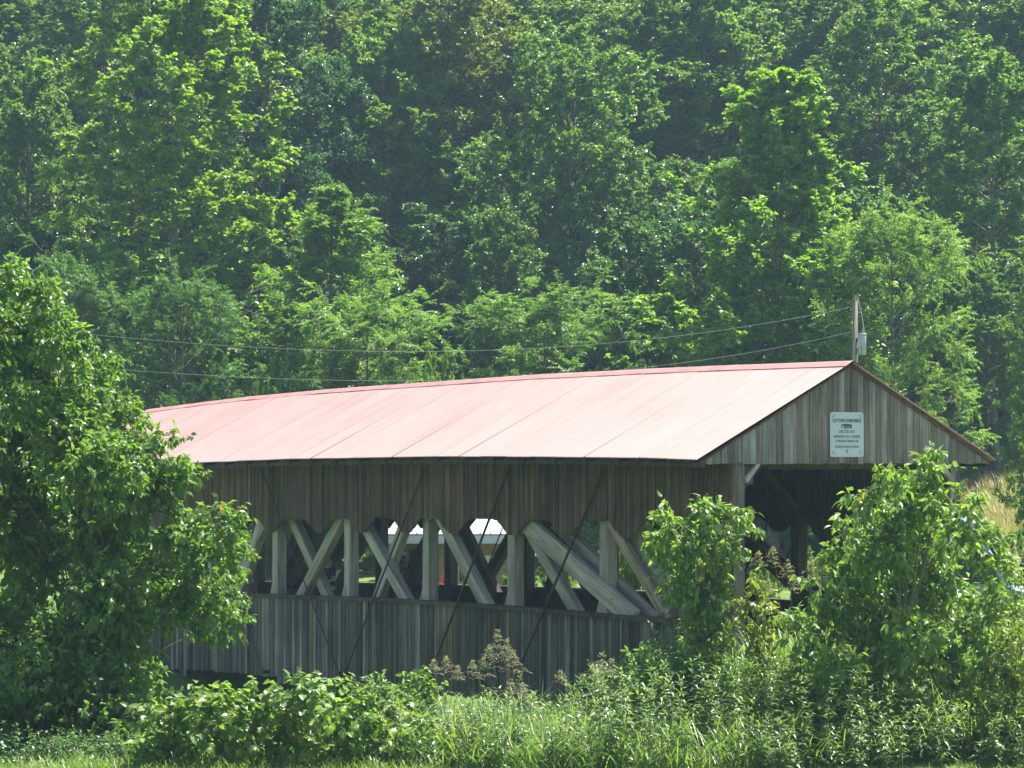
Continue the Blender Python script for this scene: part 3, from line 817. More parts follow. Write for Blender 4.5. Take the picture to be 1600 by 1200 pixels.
def grow_tree(seed, H, Rad, shape, n1, n2, n3, n4, Ln, Wn, mode, hang, leafm, barkm, base=.12, elev=(15, 60), trunk_r=.22, tw=.5, flat=.3, bz1=.05, bz3=-.12, gen=leaves2):
    """prototype tree -> (trunk mesh, crown mesh); origin at the foot"""
    rg = np.random.default_rng(seed)
    wob = rg.normal(size=(9, 2)).cumsum(0) * .06 * H / 15
    zz = np.linspace(0, 1, 9)
    tp = np.stack([np.concatenate([[0], wob[:-1, 0]]), np.concatenate([[0], wob[:-1, 1]]), zz * H * .97], 1)
    u = (np.arange(n1) + rg.uniform(-.4, .4, n1)) / n1
    u = np.clip(u, 0, .995)
    hz = (base + (1 - base) * u) * H * .96
    o = np.stack([np.interp(hz, tp[:, 2], tp[:, 0]), np.interp(hz, tp[:, 2], tp[:, 1]), hz], 1)
    az = np.arange(n1) * 2.39996 + rg.uniform(-.5, .5, n1)
    el = np.radians(elev[0] + (elev[1] - elev[0]) * u ** 1.3 + rg.uniform(-10, 10, n1))
    d = np.stack([np.cos(az) * np.cos(el), np.sin(az) * np.cos(el), np.sin(el)], 1)
    if shape == 'cone': pf = (1 - u) * 1.0 + .05
    elif shape == 'oval': pf = np.sin(np.pi * np.clip(.14 + .82 * u, 0, 1)) ** .75
    elif shape == 'round': pf = np.sqrt(np.clip(1 - (u * 1.05 - .35) ** 2 / .5, .05, 1))
    elif shape == 'column': pf = np.minimum(1, (1.04 - u) * 2.6) * (.8 + .2 * np.sin(u * 9))
    ln = np.maximum(pf * Rad / np.maximum(np.cos(el), .55) * rg.uniform(.55, 1.2, n1), .25 if shape == 'cone' else .6)
    l1 = (o, d, ln, np.full(n1, bz1))
    l1 = (o, d, ln, np.full(n1, bz1))
    cl = np.clip(ln * .36, .32 if shape == 'cone' else .55, 1.15)               # each bough carries one rounded clump of leaves at its end
    l2 = kids(rg, l1, n2, .36, 1.04, .3, 1.35, .0, up=.22, bz=-.05, flat=flat, lmin=1.0)
    l2 = (l2[0], l2[1], np.repeat(cl, n2) * rg.uniform(.6, 1.1, len(l2[2])), l2[3])
    l3 = kids(rg, l2, n3, .3, 1.0, .3, 1.15, .0, up=.05, bz=bz3, flat=flat, lmin=tw)
    l3 = (l3[0], l3[1], l3[2] * rg.uniform(.6, 1.2, len(l3[2])) * np.clip(np.repeat(np.repeat(cl, n2), n3), .4, 1), l3[3])
    V, T, tint = put_leaves(rg, l3, n4, Ln, Wn, mode, hang, gen)
    crown = mesh_np("crown", V, [T], leafm, False, tint)
    rt = trunk_r * np.interp(zz, [0, .08, 1], [1.35, 1.0, .12])
    tV, tQ, tC = tube_np(tp, rt, 9)
    lr0 = np.interp(hz, [0, H], [trunk_r * .30, trunk_r * .10])
    V2, Q2 = limb_mesh("l", [(l1, 6, lr0, lr0 * .2, 5), (l2, 3, .022, .008, 3)], barkm)
    trunk = mesh_np("trunk", np.concatenate([tV, V2]), [np.concatenate([tQ, Q2 + len(tV)]), tC], barkm, True)
    return trunk, crown

P_ = {}
P_["poplar"] = [grow_tree(11, 20, 5.0, 'cone', 84, 7, 9, 14, .20, .18, 'spread', .35, M["leaf_poplar"], M["pale_bark"], base=.25, elev=(20, 65)),
                grow_tree(12, 22, 4.0, 'oval', 88, 7, 9, 14, .20, .18, 'spread', .4, M["leaf_poplar"], M["pale_bark"], base=.22, elev=(10, 60))]
P_["broad"] = [grow_tree(21, 18, 4.4, 'round', 92, 7, 9, 15, .17, .13, 'spread', .35, M["leaf_mid"], M["bark"], base=.2, elev=(0, 60)),
               grow_tree(22, 18, 3.8, 'oval', 88, 7, 9, 15, .17, .13, 'spread', .45, M["leaf_mid"], M["bark"], base=.15, elev=(0, 55)),
               grow_tree(23, 22, 4.4, 'oval', 80, 8, 10, 14, .17, .13, 'spread', .4, M["leaf_mid"], M["bark"], base=.25, elev=(5, 55))]
P_["dark"] = [grow_tree(31, 22, 4.2, 'oval', 90, 7, 8, 14, .185, .125, 'hang', .55, M["leaf_dark"], M["bark"], base=.18, elev=(-10, 50)),
              grow_tree(32, 21, 3.6, 'column', 90, 7, 8, 14, .185, .125, 'hang', .5, M["leaf_dark"], M["bark"], base=.2, elev=(-5, 50))]
P_["feather"] = [grow_tree(41, 13, 4.4, 'cone', 72, 8, 7, 18, .18, .06, 'pinnate', .25, M["leaf_feather"], M["bark"], base=.15, elev=(5, 55), trunk_r=.16, tw=.6, flat=.55, bz1=.0, bz3=-.15),
                 grow_tree(42, 11, 3.6, 'round', 60, 8, 7, 18, .18, .06, 'pinnate', .3, M["leaf_feather"], M["bark"], base=.15, elev=(0, 55), trunk_r=.16, tw=.65, flat=.55, bz1=-.05, bz3=-.16)]
P_["shrub"] = [grow_tree(51, 3.2, 1.9, 'round', 34, 7, 7, 15, .14, .10, 'spread', .35, M["leaf_mid"], M["bark"], base=.04, elev=(5, 65), trunk_r=.05, tw=.3)]
DIM = {"poplar": (15, 3.8), "broad": (14, 4.8), "dark": (16, 4.3), "feather": (10, 4.2), "shrub": (3.2, 2.1)}
ZTOP = {}
for k_, lst in P_.items():
    out = []
    for tr_, cr_m in lst:
        co = np.empty(len(cr_m.vertices) * 3, np.float32); cr_m.vertices.foreach_get("co", co); co = co.reshape(-1, 3)
        rr = np.percentile(np.hypot(co[:, 0], co[:, 1]), 97)
        out.append((float(co[:, 2].max()), float(rr)))
    ZTOP[k_] = out

trng = random.Random(5)
def place_tree(name, kind, v, x, ytop, d, wpx, label, cat="tree", group=None, col=(1, 1, 1), sink=.15, rz=None):
    """x: trunk pixel column, ytop: pixel row of the tip, d: depth, wpx: crown width in pixels"""
    X = (x - 800) / F * d
    if kind != 'shrub': wpx *= 1.18
    g = gz(X, d) - sink
    zt = CZ - (ytop - 720) / F * d
    h0, r0 = ZTOP[kind][v]
    sz = max(.15, (zt - g) / h0); sr = (wpx / F * d / 2) / r0
    o = empty(name, (X, d, g), trng.uniform(0, 6.28) if rz is None else rz)
    o.scale = (sr, sr, sz)
    tag(o, label, cat, group)
    tr_, cr_m = P_[kind][v]
    obj("trunk", tr_, o)
    c = obj("crown", cr_m, o)
    c.color = (*col, 1)
    return o


# ------------------------------------------------------------------ the wood behind the bridge
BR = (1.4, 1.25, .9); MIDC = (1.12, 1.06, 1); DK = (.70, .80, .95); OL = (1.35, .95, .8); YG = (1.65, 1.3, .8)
NAMED = [
 # x, ytop, d, width, kind, variant, colour, label
 (275, -70, 90, 330, "poplar", 1, BR, "tall broad-leaved tree with bright yellow-green edges above the left end of the bridge roof"),
 (45, 60, 96, 220, "broad", 1, MIDC, "fine-leaved mid-green tree at the left edge of the wood, behind the tall bright one"),
 (120, 355, 84, 200, "feather", 1, (.62, .74, .75), "dark feathery drooping tree just above the big maple-like tree on the left bank"),
 (285, 395, 82, 210, "feather", 1, (.58, .7, .7), "dark layered tree at the foot of the tall bright tree, crossed by both power lines"),
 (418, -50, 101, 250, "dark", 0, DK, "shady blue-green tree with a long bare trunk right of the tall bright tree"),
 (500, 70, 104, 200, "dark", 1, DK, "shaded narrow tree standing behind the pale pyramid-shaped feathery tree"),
 (600, 15, 106, 190, "poplar", 1, (1.15, 1.1, 1), "light-leaved tree with spreading bright boughs left of the olive-tinted tree"),
 (705, -100, 108, 240, "broad", 2, OL, "olive-brown tinted tree with a straight dark trunk at the top middle of the wood"),
 (525, 280, 85, 330, "feather", 0, (1.1, 1.08, 1), "pale green feathery tree with a pointed pyramid top above the roof's left half"),
 (575, 425, 81, 250, "feather", 1, (1.05, 1.05, 1), "rounded feathery tree in front of the pyramid-shaped one"),
 (455, 470, 80, 150, "feather", 0, (.95, .98, .95), "low feathery tree left of the rounded one, its foot hung with pale vines"),
 (850, 412, 82, 270, "feather", 1, (.95, .98, .95), "arching dome-shaped tree with layered fronds above the middle of the roof"),
 (890, 25, 98, 290, "broad", 0, (1.05, 1.05, 1), "big round-crowned mid-green tree above the dome-shaped tree"),
 (785, 300, 92, 170, "broad", 1, (.95, .98, .95), "slender tree with a sunlit left flank behind the dome-shaped tree"),
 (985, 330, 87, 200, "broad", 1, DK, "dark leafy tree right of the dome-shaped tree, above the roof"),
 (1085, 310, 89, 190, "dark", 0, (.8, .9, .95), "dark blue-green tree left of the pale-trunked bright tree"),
 (1207, 98, 84, 360, "poplar", 0, (1.35, 1.3, .95), "bright yellow-green pointed tree with a pale slim trunk left of the utility pole"),
 (1368, -20, 101, 240, "broad", 2, (1.1, 1.08, 1), "tall forked tree with a dark trunk behind the pointed bright tree"),
 (1555, 55, 93, 230, "poplar", 1, (.98, 1, 1), "tall upright tree with several pointed tops near the right edge"),
 (1395, 285, 80, 250, "feather", 1, (1.15, 1.1, .95), "light green arching tree directly behind the utility pole and transformer"),
 (1290, 380, 83, 170, "broad", 0, (.95, 1, .95), "leafy tree left of the utility pole, above the ridge of the gable"),
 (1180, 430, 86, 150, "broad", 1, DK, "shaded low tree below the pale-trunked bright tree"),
 (1465, 400, 89, 160, "broad", 1, (.9, .96, .92), "leafy tree above the right slope of the gable"),
 (1537, 400, 89.5, 170, "broad", 2, (.95, 1, .95), "tree with a dark trunk standing on the dry grass slope beside the gable"),
 (1632, 365, 72, 130, "broad", 0, (1.25, 1.2, .95), "bright leafy tree cut by the right edge of the picture above the dry grass"),
 (1640, 570, 66, 90, "poplar", 0, (1.25, 1.2, .95), "small pale green tree leaning in over the dry grass at the right edge"),
 (860, -30, 120, 180, "poplar", 0, YG, "yellow-green topped tree at the top edge right of the olive-tinted tree"),
 (1100, -70, 110, 210, "poplar", 1, (1.2, 1.15, .95), "bright tree with large light leaves at the top edge left of the forked tree"),
 (1000, -30, 114, 200, "broad", 0, (1.05, 1.05, 1), "fine-leaved tree at the top edge between the yellow-green and the bright large-leaved trees"),
 (150, -90, 108, 240, "broad", 2, (1.0, 1.0, .95), "leafy tree filling the top left corner behind the tall bright one"),
 (1470, 20, 112, 190, "broad", 1, (1, 1, 1), "round leafy tree at the top right between the forked tree and the upright one"),
]
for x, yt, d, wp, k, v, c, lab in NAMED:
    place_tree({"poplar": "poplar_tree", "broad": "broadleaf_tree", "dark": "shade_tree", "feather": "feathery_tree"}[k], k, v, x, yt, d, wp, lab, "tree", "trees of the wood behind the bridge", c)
# upper rows that close the frame
for row, (d, y0, stepx) in enumerate(((112, -60, 125), (126, -150, 130), (142, -260, 140))):
    x = -120 + row * 45
    while x < 1740:
        k = trng.choice(["broad", "broad", "broad", "poplar"]); v = trng.randrange(len(P_[k]))
        g_ = trng.uniform(.78, 1.2)
        c = (g_ * trng.uniform(1.0, 1.3), g_ * 1.05, g_ * trng.uniform(.85, 1.0))
        place_tree("hillside_tree", k, v, x + trng.uniform(-35, 35), y0 + trng.uniform(-60, 60), d + trng.uniform(-4, 4), trng.uniform(240, 330),
                   "leafy tree high on the wooded slope, part of the mass at the top", "tree", "trees high on the wooded slope", c)
        x += stepx
# darker middle rows seen between the front trees
for d, y0, stepx in ((97, 300, 150), (104, 180, 165)):
    x = -60
    while x < 1680:
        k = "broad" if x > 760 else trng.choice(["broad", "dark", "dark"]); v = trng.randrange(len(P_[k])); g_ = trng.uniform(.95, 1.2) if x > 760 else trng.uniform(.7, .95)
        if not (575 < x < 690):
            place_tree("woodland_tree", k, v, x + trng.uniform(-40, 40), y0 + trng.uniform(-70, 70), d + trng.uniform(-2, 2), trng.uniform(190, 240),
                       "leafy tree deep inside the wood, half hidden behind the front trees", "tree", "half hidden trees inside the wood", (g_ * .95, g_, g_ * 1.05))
        x += stepx
# shrubs along the foot of the wood
SHR = [(690, 530, 78, 95, (1.35, 1.25, .8), "small yellow-green bush right of the rounded feathery tree, at the roof edge"),
       (430, 540, 79, 80, (1.2, 1.15, 1), "pale vine-hung bush left of the rounded feathery tree, behind the roof"),
       (1000, 568, 60, 60, (1.5, 1.4, .8), "light leafy sprig showing just over the ridge of the roof"),
       (1050, 567, 60, 50, (1.5, 1.4, .8), "second light leafy sprig over the ridge, nearer the gable")]
for x, yt, d, wp, c, lab in SHR:
    place_tree("bush", "shrub", 0, x, yt, d, wp, lab, "bush", None, c)
for x in range(-40, 1680, 78):
    if 1330 < x < 1400 or x > 1440: continue
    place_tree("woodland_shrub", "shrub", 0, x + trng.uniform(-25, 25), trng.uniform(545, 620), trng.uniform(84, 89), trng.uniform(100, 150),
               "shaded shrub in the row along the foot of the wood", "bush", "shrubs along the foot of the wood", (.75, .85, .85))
# thickets behind the bridge openings and portal, leaf tints raised to look sunlit
for x, yt, d, wp, c, lab in ((815, 858, 60, 70, (1.65, 1.45, .95), "bush behind the bridge, left of the broad slanting brace"),
                             (880, 800, 59, 90, (1.65, 1.45, .95), "sunlit bush behind the bridge, between the broad brace and the post right of it"),
                             (932, 850, 62, 80, (1.65, 1.45, .95), "leafy bush behind the post right of the broad brace"),
                             (985, 800, 60, 90, (1.65, 1.45, .95), "green bush behind the brown leaning brace"),
                             (1050, 790, 61, 90, (1.65, 1.45, .95), "bush behind the near end of the side opening"),
                             (1190, 862, 62, 70, (1.65, 1.45, .95), "bush seen through the portal under the dark far siding"),
                             (1262, 845, 64, 80, (1.65, 1.45, .95), "bush seen through the portal beside the far post"),
                             (1330, 790, 62, 100, (1.65, 1.45, .95), "bush behind the far side of the portal"),
                             (735, 850, 59.5, 36, (1.4, 1.3, .7), "light leafy bush against the brick wall of the house"),
                             (1570, 812, 60, 100, (1.3, 1.25, .9), "green bush beside the lane below the dry grass slope"),
                             (1622, 790, 64, 80, (1.2, 1.2, .95), "dark green bush at the right edge beyond the lane")):
    place_tree("bush", "shrub", 0, x, yt, d, wp, lab, "bush", None, c)

def blades(rg, base, Ln, Wd, lean, segs=4):
    """arching grass blades; base (n,3)"""
    n = len(base)
    az = rg.uniform(0, 2 * np.pi, n); h = np.stack([np.cos(az), np.sin(az), np.zeros(n)], 1); sdv = np.stack([-np.sin(az), np.cos(az), np.zeros(n)], 1)
    tt = np.linspace(0, 1, segs + 1)
    e0 = np.radians(rg.uniform(68, 88, n)); bend = lean * rg.uniform(.4, 1.2, n)
    V = []
    pos = base.copy()
    for i, t in enumerate(tt):
        el = e0 - bend * t * 1.2
        if i: pos = pos + (h * np.cos(el)[:, None] + np.array([0, 0, 1.0]) * np.sin(el)[:, None]) * (Ln / segs)[:, None]
        wv = Wd * (1 - t ** 1.6) * .5 + .0006
        V += [pos - sdv * wv[:, None], pos + sdv * wv[:, None]]
    V = np.stack(V, 1).reshape(-1, 3)
    k = np.arange(n)[:, None] * (2 * (segs + 1))
    q = np.concatenate([k + np.array([[2 * i, 2 * i + 1, 2 * i + 3, 2 * i + 2]]) for i in range(segs)], 1).reshape(-1, 4)
    return V, q, np.repeat(np.clip(rg.normal(.5, .22, n), 0, 1), segs)

# dry meadow slope right of the bridge
rg = np.random.default_rng(77)
n = 14000
bx = rg.uniform(11, 21, n); by = rg.uniform(72, 89, n)
base = np.stack([bx, by, terrain(bx, by)], 1)
V, q, ti = blades(rg, base, rg.uniform(.35, .75, n), np.full(n, .02), .7, 2)
tag(obj("meadow_grass", mesh_np("meadow_grass", V, [q], M["meadow"], False, ti)), "tall dry golden grass on the slope right of the bridge gable", "grass", kind="stuff")
# understorey that hides the floor of the wood
n = 28000
bx = rg.uniform(-32, 34, n); by = rg.uniform(86, 128, n)
keep = ~((bx > 10) & (by < 93))
bx, by = bx[keep], by[keep]; n = len(bx)
hh = rg.random(n) ** 1.6 * 2.2 * (.55 + .45 * np.sin(bx * 1.1 + by * .3))
P = np.stack([bx, by, terrain(bx, by) + np.abs(hh)], 1)
D = unit(rg.normal(size=(n, 3)) * np.array([1, 1, .5])); Nn = unit(np.array([0, 0, 1.0]) + rg.normal(size=(n, 3)) * .5)
V, T, k = leaves2(P, D, Nn, rg.uniform(.18, .36, n), rg.uniform(.07, .13, n))
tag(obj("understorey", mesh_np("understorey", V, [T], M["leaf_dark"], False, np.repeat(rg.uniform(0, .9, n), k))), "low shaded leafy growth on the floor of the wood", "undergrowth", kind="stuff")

# ------------------------------------------------------------------ near bank: trees, bushes, weeds
def clump_plant(name, seed, base, clumps, d, leafm, barkm, Ln, Wn, mode, hang, dens, n4, label, cat, tw=.26, spread=1.0, trunk_r=.07, stems=1, gen=leaves8, group=None):
    """a plant whose crown fills given clumps (px, py, radius px); base at pixel column and depth"""
    rg = np.random.default_rng(seed)
    X0 = (base - 800) / F * d; g0 = gz(X0, d)
    C, Rr = [], []
    for x, y, r in clumps:
        dd = d + rg.uniform(-1, 1) * spread
        p = px(x, y, dd)
        C.append(p); Rr.append(r / F * d)
    C = np.array(C); Rr = np.array(Rr)
    C[:, 2] = np.maximum(C[:, 2], g0 + .1)
    foot = np.array([X0, d, g0 - .1])
    top = C[:, 2].max()
    # stems: curved from the foot to each of a few leaders
    lead = C[np.argsort(-C[:, 2])[:max(1, stems * 2):2]] if stems > 1 else np.array([[C[:, 0].mean(), d, g0 + (top - g0) * .66]])
    tubes = []
    leaders = []
    for k, q in enumerate(lead):
        f_ = foot + np.array([rg.uniform(-.15, .15), rg.uniform(-.1, .1), 0]) * (stems > 1)
        tt = np.linspace(0, 1, 9)[:, None]
        mid = f_ * .5 + q * .5; mid[2] = f_[2] * .4 + q[2] * .6; mid[:2] = f_[:2] * .65 + q[:2] * .35
        pts = (1 - tt) ** 2 * f_ + 2 * tt * (1 - tt) * mid + tt ** 2 * q
        pts[1:-1] += rg.normal(size=(7, 3)) * .02
        leaders.append(pts)
        tubes.append(tube_np(pts, np.linspace(trunk_r, trunk_r * .15, 9), 7))
    Vs, Qs, nv = [], [], 0
    for V, q, c in tubes:
        Vs.append(V); Qs.append(q + nv); nv += len(V)
    for c_, r in zip(C, Rr):
        ld = min(leaders, key=lambda L_: np.linalg.norm(L_[:, :2] - c_[:2], axis=1).min())
        hgt = g0 + (c_[2] - g0) * rg.uniform(.45, .75)
        o = ld[np.argmin(abs(ld[:, 2] - hgt))]
        tt = np.linspace(0, 1, 6)[:, None]
        mid = o * .5 + c_ * .5 + np.array([0, 0, .06 * np.linalg.norm(c_ - o)])
        pts = (1 - tt) ** 2 * o + 2 * tt * (1 - tt) * mid + tt ** 2 * c_
        V, q, c = tube_np(pts, np.linspace(max(.006, trunk_r * .11), .004, 6), 5)
        Vs.append(V); Qs.append(q + nv); nv += len(V)
    nt_ = np.maximum(6, (dens * Rr ** 2 * 4).astype(int))
    idx = np.repeat(np.arange(len(C)), nt_); n = len(idx)
    r3 = unit(rg.normal(size=(n, 3))) * (rg.random((n, 1)) ** .45)
    o = C[idx] + r3 * Rr[idx][:, None] * .8
    o[:, 2] = np.maximum(o[:, 2], g0 + .03)
    dd = unit(r3 * .9 + rg.normal(size=(n, 3)) * .35 + np.array([0, 0, .35]))
    twg = (o, dd, rg.uniform(.6, 1.2, n) * tw, np.full(n, -.15))
    V, T, ti = put_leaves(rg, twg, n4, Ln, Wn, mode, hang, gen)
    e = empty(name, tuple(foot))
    tag(e, label, cat, group)
    P3 = poly(twg, 3); sub = rg.random(len(P3)) < .5
    V3, Q3 = tubes_np(P3[sub], np.full((sub.sum(), 3), .004), 3)
    Vs.append(V3); Qs.append(Q3 + nv)
    obj("trunk" if stems == 1 else "stems", mesh_np("trunk", np.concatenate(Vs) - foot, [np.concatenate(Qs)], barkm, True), e)
    c = obj("crown" if cat == "tree" else "leaves", mesh_np("crown", V - foot, [T], leafm, False, ti), e)
    return e, c

LEFT = [(15, 452, 42), (62, 470, 32), (55, 510, 50), (-30, 530, 70), (98, 535, 36), (50, 600, 66), (150, 590, 40), (120, 630, 45), (20, 680, 70), (110, 690, 60), (180, 622, 28), (196, 660, 28), (212, 706, 36),
        (160, 740, 60), (60, 770, 70), (-30, 800, 80), (228, 780, 55), (262, 690, 16), (280, 738, 24), (258, 745, 28), (150, 830, 68), (298, 845, 45), (345, 818, 30), (358, 868, 28), (352, 905, 28), (250, 880, 60), (70, 880, 70), (315, 920, 45),
        (372, 962, 22), (335, 968, 30), (170, 930, 60), (265, 945, 40), (20, 980, 70), (110, 1010, 60), (195, 990, 50), (30, 1080, 60), (110, 1100, 50), (225, 1055, 26), (160, 1070, 40), (-40, 1000, 80), (-60, 650, 80), (-40, 1130, 60), (60, 1150, 40), (95, 1010, 46), (120, 1065, 44), (75, 1105, 46), (150, 1120, 40), (60, 640, 34), (35, 622, 30), (50, 745, 36), (78, 778, 34), (90, 665, 30)]
clump_plant("leafy_tree", 101, 110, LEFT, 38.5, M["leaf_elder"], M["bark"], .135, .068, 'hang', .65, 135, 11,
            "big leafy tree on the left bank that hides the far end of the bridge", "tree", tw=.28, spread=1.5, trunk_r=.13, gen=leaves4)
RIGHT = [(1390, 748, 26), (1450, 735, 26), (1420, 765, 30), (1348, 782, 26), (1400, 805, 42), (1462, 790, 35), (1330, 838, 32), (1375, 860, 48), (1450, 855, 48), (1515, 795, 20), (1500, 830, 30), (1535, 850, 34), (1300, 885, 24), (1285, 905, 16),
         (1330, 920, 42), (1400, 930, 52), (1470, 930, 48), (1553, 890, 24), (1540, 950, 38), (1290, 965, 36), (1350, 1000, 52), (1430, 1010, 52), (1500, 1010, 45), (1310, 1050, 46), (1390, 1080, 52), (1470, 1080, 48), (1555, 1020, 36), (1245, 985, 26), (1265, 1030, 32)]
clump_plant("leafy_bush", 102, 1410, RIGHT, 36.8, M["leaf_sap"], M["stem"], .145, .062, 'hang', .6, 95, 9,
            "large many-stemmed leafy bush in front of the bridge portal", "bush", tw=.26, spread=.9, trunk_r=.035, stems=5)
SAP = [(1052, 815, 20), (1100, 803, 24), (1152, 800, 15), (1158, 825, 16), (1036, 850, 24), (1082, 850, 28), (1130, 855, 26), (1058, 890, 28), (1104, 893, 30), (1072, 930, 28), (1114, 932, 28), (1094, 970, 28), (1130, 985, 18), (1088, 1012, 28), (1110, 1050, 30), (1075, 1070, 26)]
clump_plant("sapling", 103, 1096, SAP, 38.2, M["leaf_sap"], M["stem"], .145, .062, 'hang', .6, 120, 9,
            "slender young tree with drooping leaves in front of the bridge corner post", "tree", tw=.22, spread=.35, trunk_r=.03)
clump_plant("sapling", 104, 1185, [(1180, 915, 16), (1172, 945, 18), (1195, 960, 16), (1182, 990, 20), (1190, 1040, 24)], 37.6, M["leaf_sap"], M["stem"], .11, .05, 'hang', .6, 120, 9,
            "small sapling with orange-yellow tinged leaves between the slender tree and the large bush", "tree", tw=.18, spread=.25, trunk_r=.015)[1].color = (1.25, .98, .75, 1)
clump_plant("leafy_bush", 105, 1575, [(1570, 960, 30), (1600, 930, 30), (1590, 1000, 40), (1560, 1060, 45), (1620, 1050, 50), (1540, 1110, 45), (1600, 1120, 45), (1500, 1120, 40)], 35.8, M["leaf_sap"], M["stem"], .09, .04, 'hang', .4, 120, 9,
            "bush with yellow and reddish leaves at the right edge beside the large bush", "bush", tw=.2, spread=.6, trunk_r=.02, stems=4)[1].color = (1.08, .97, .85, 1)
KN = []
for x in range(215, 660, 34):
    yt = np.interp(x, [170, 220, 260, 320, 380, 440, 490, 540, 590, 640, 680], [1140, 1122, 1110, 1088, 1096, 1076, 1068, 1090, 1104, 1118, 1135])
    for k, y in enumerate(np.arange(yt + 12, 1190, 32)):
        KN.append((x + trng.uniform(-12, 12), y + trng.uniform(-8, 8), 30))
clump_plant("knotweed_thicket", 106, 420, KN, 35.4, M["leaf_knot"], M["stem"], .135, .11, 'spread', .4, 70, 6,
            "thicket of large heart-shaped leaves below the bridge, yellowish along its top", "bush", tw=.25, spread=.8, trunk_r=.012, stems=7)
clump_plant("leafy_bush", 107, 560, [(565, 1075, 18), (590, 1085, 24), (570, 1110, 30), (600, 1130, 30), (560, 1150, 30)], 35.9, M["leaf_weed"], M["stem"], .10, .035, 'spread', .2, 150, 10,
            "upright leafy weed bush at the right end of the heart-leaved thicket", "bush", tw=.2, spread=.3, trunk_r=.01, stems=4)
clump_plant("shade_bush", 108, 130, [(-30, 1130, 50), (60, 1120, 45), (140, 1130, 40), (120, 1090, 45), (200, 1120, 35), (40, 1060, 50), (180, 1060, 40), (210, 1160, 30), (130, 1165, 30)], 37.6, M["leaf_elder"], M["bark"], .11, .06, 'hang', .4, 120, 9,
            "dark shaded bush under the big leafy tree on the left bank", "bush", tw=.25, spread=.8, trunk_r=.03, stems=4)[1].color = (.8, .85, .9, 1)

clump_plant("sapling", 109, 1005, [(1000, 1028, 15), (1022, 1046, 17), (985, 1056, 18), (1008, 1075, 22), (990, 1100, 22)], 37.2, M["leaf_sap"], M["stem"], .12, .05, 'hang', .5, 130, 9,
            "young yellow-green sapling among the weeds left of the slender tree", "tree", tw=.17, spread=.25, trunk_r=.012)
clump_plant("leafy_bush", 110, 662, [(656, 1062, 14), (672, 1074, 16), (645, 1082, 18), (664, 1100, 22), (650, 1125, 24)], 36.6, M["leaf_sap"], M["stem"], .10, .05, 'spread', .4, 130, 9,
            "small light green bush between the heart-leaved thicket and the reddish-headed grass", "bush", tw=.16, spread=.25, trunk_r=.01, stems=3)
# tall weeds: too many to count, one mass
rg = np.random.default_rng(202)
def weeds(n, xr, dr, ytop, L0, W0, col_shift=0):
    Vs, Ts, ti, nv = [], [], [], 0
    tub = []
    for i in range(n):
        x = rg.uniform(*xr); d = rg.uniform(*dr)
        X = (x - 800) / F * d; g0 = gz(X, d)
        zt = CZ - (ytop(x) + rg.exponential(34) - 720) / F * d
        h = min(max(zt - g0, .35), 2.0)
        lean = rg.normal(size=2) * .12
        nl = int(26 * h / 1.0 + 14)
        t = np.sort(rg.uniform(.12, 1, nl))
        P = np.stack([X + lean[0] * h * t ** 2, d + lean[1] * h * t ** 2, g0 + h * t], 1)
        az = np.arange(nl) * 2.4 + rg.uniform(0, 6)
        el = rg.uniform(-.1, .7, nl) + (t > .85) * .5
        D = np.stack([np.cos(az) * np.cos(el), np.sin(az) * np.cos(el), np.sin(el)], 1)
        sc = (1.15 - .65 * t) * rg.uniform(.7, 1.2, nl)
        V, T, k = leaves4(P, D, np.array([0, 0, 1.0]) + rg.normal(size=(nl, 3)) * .25, L0 * sc, W0 * sc, .2, .32)
        Vs.append(V); Ts.append(T + nv); nv += len(V)
        ti.append(np.repeat(np.clip(rg.normal(.4 + .12 * math.sin(i), .18) + .25 * (t - .5), 0, .95), k))
        pts = np.stack([X + lean[0] * h * np.linspace(0, 1, 4) ** 2, d + lean[1] * h * np.linspace(0, 1, 4) ** 2, g0 + h * np.linspace(0, 1, 4)], 1)
        V, q, c = tube_np(pts, np.linspace(.006, .002, 4), 3)
        q = np.concatenate([q[:, [0, 1, 2]], q[:, [0, 2, 3]]])
        Vs.append(V); Ts.append(q + nv); nv += len(V); ti.append(np.full(len(q), .3))
    return np.concatenate(Vs), np.concatenate(Ts), np.concatenate(ti)
ytop1 = lambda x: np.interp(x, [540, 640, 700, 800, 870, 930, 1000, 1050, 1120, 1200, 1300, 1450, 1620], [1100, 1090, 1080, 1070, 1092, 1045, 1020, 1030, 1020, 1010, 1040, 1060, 1040])
V, T, ti = weeds(520, (600, 1640), (34.9, 39.0), ytop1, .21, .027)
tag(obj("undergrowth", mesh_np("undergrowth", V, [T], M["leaf_weed"], False, ti)), "tangle of tall narrow-leaved weeds along the bank in front of the bridge", "weeds", kind="stuff")
V, T, ti = weeds(170, (1180, 1680), (34.4, 36.2), lambda x: np.interp(x, [1180, 1300, 1450, 1620], [1120, 1095, 1085, 1110]), .20, .027)
tag(obj("undergrowth", mesh_np("undergrowth", V, [T], M["leaf_weed"], False, ti)), "narrow-leaved weeds at the foot of the large bush by the lawn", "weeds", kind="stuff")
V, T, ti = weeds(200, (890, 1120), (38.0, 40.0), lambda x: np.interp(x, [890, 930, 1000, 1060, 1120], [1075, 1030, 1005, 960, 985]), .17, .022)
tag(obj("undergrowth", mesh_np("undergrowth", V, [T], M["leaf_weed"], False, ti)), "tall leafy weeds growing up against the near corner of the bridge", "weeds", kind="stuff")
V, T, ti = weeds(230, (-60, 700), (38.2, 44.0), lambda x: np.interp(x, [-60, 250, 420, 640, 700], [1060, 1075, 1085, 1085, 1095]), .16, .03)
tag(obj("undergrowth", mesh_np("undergrowth", V, [T], M["leaf_dark"], False, ti)), "shaded weeds on the creek bank below the bridge", "weeds", kind="stuff")
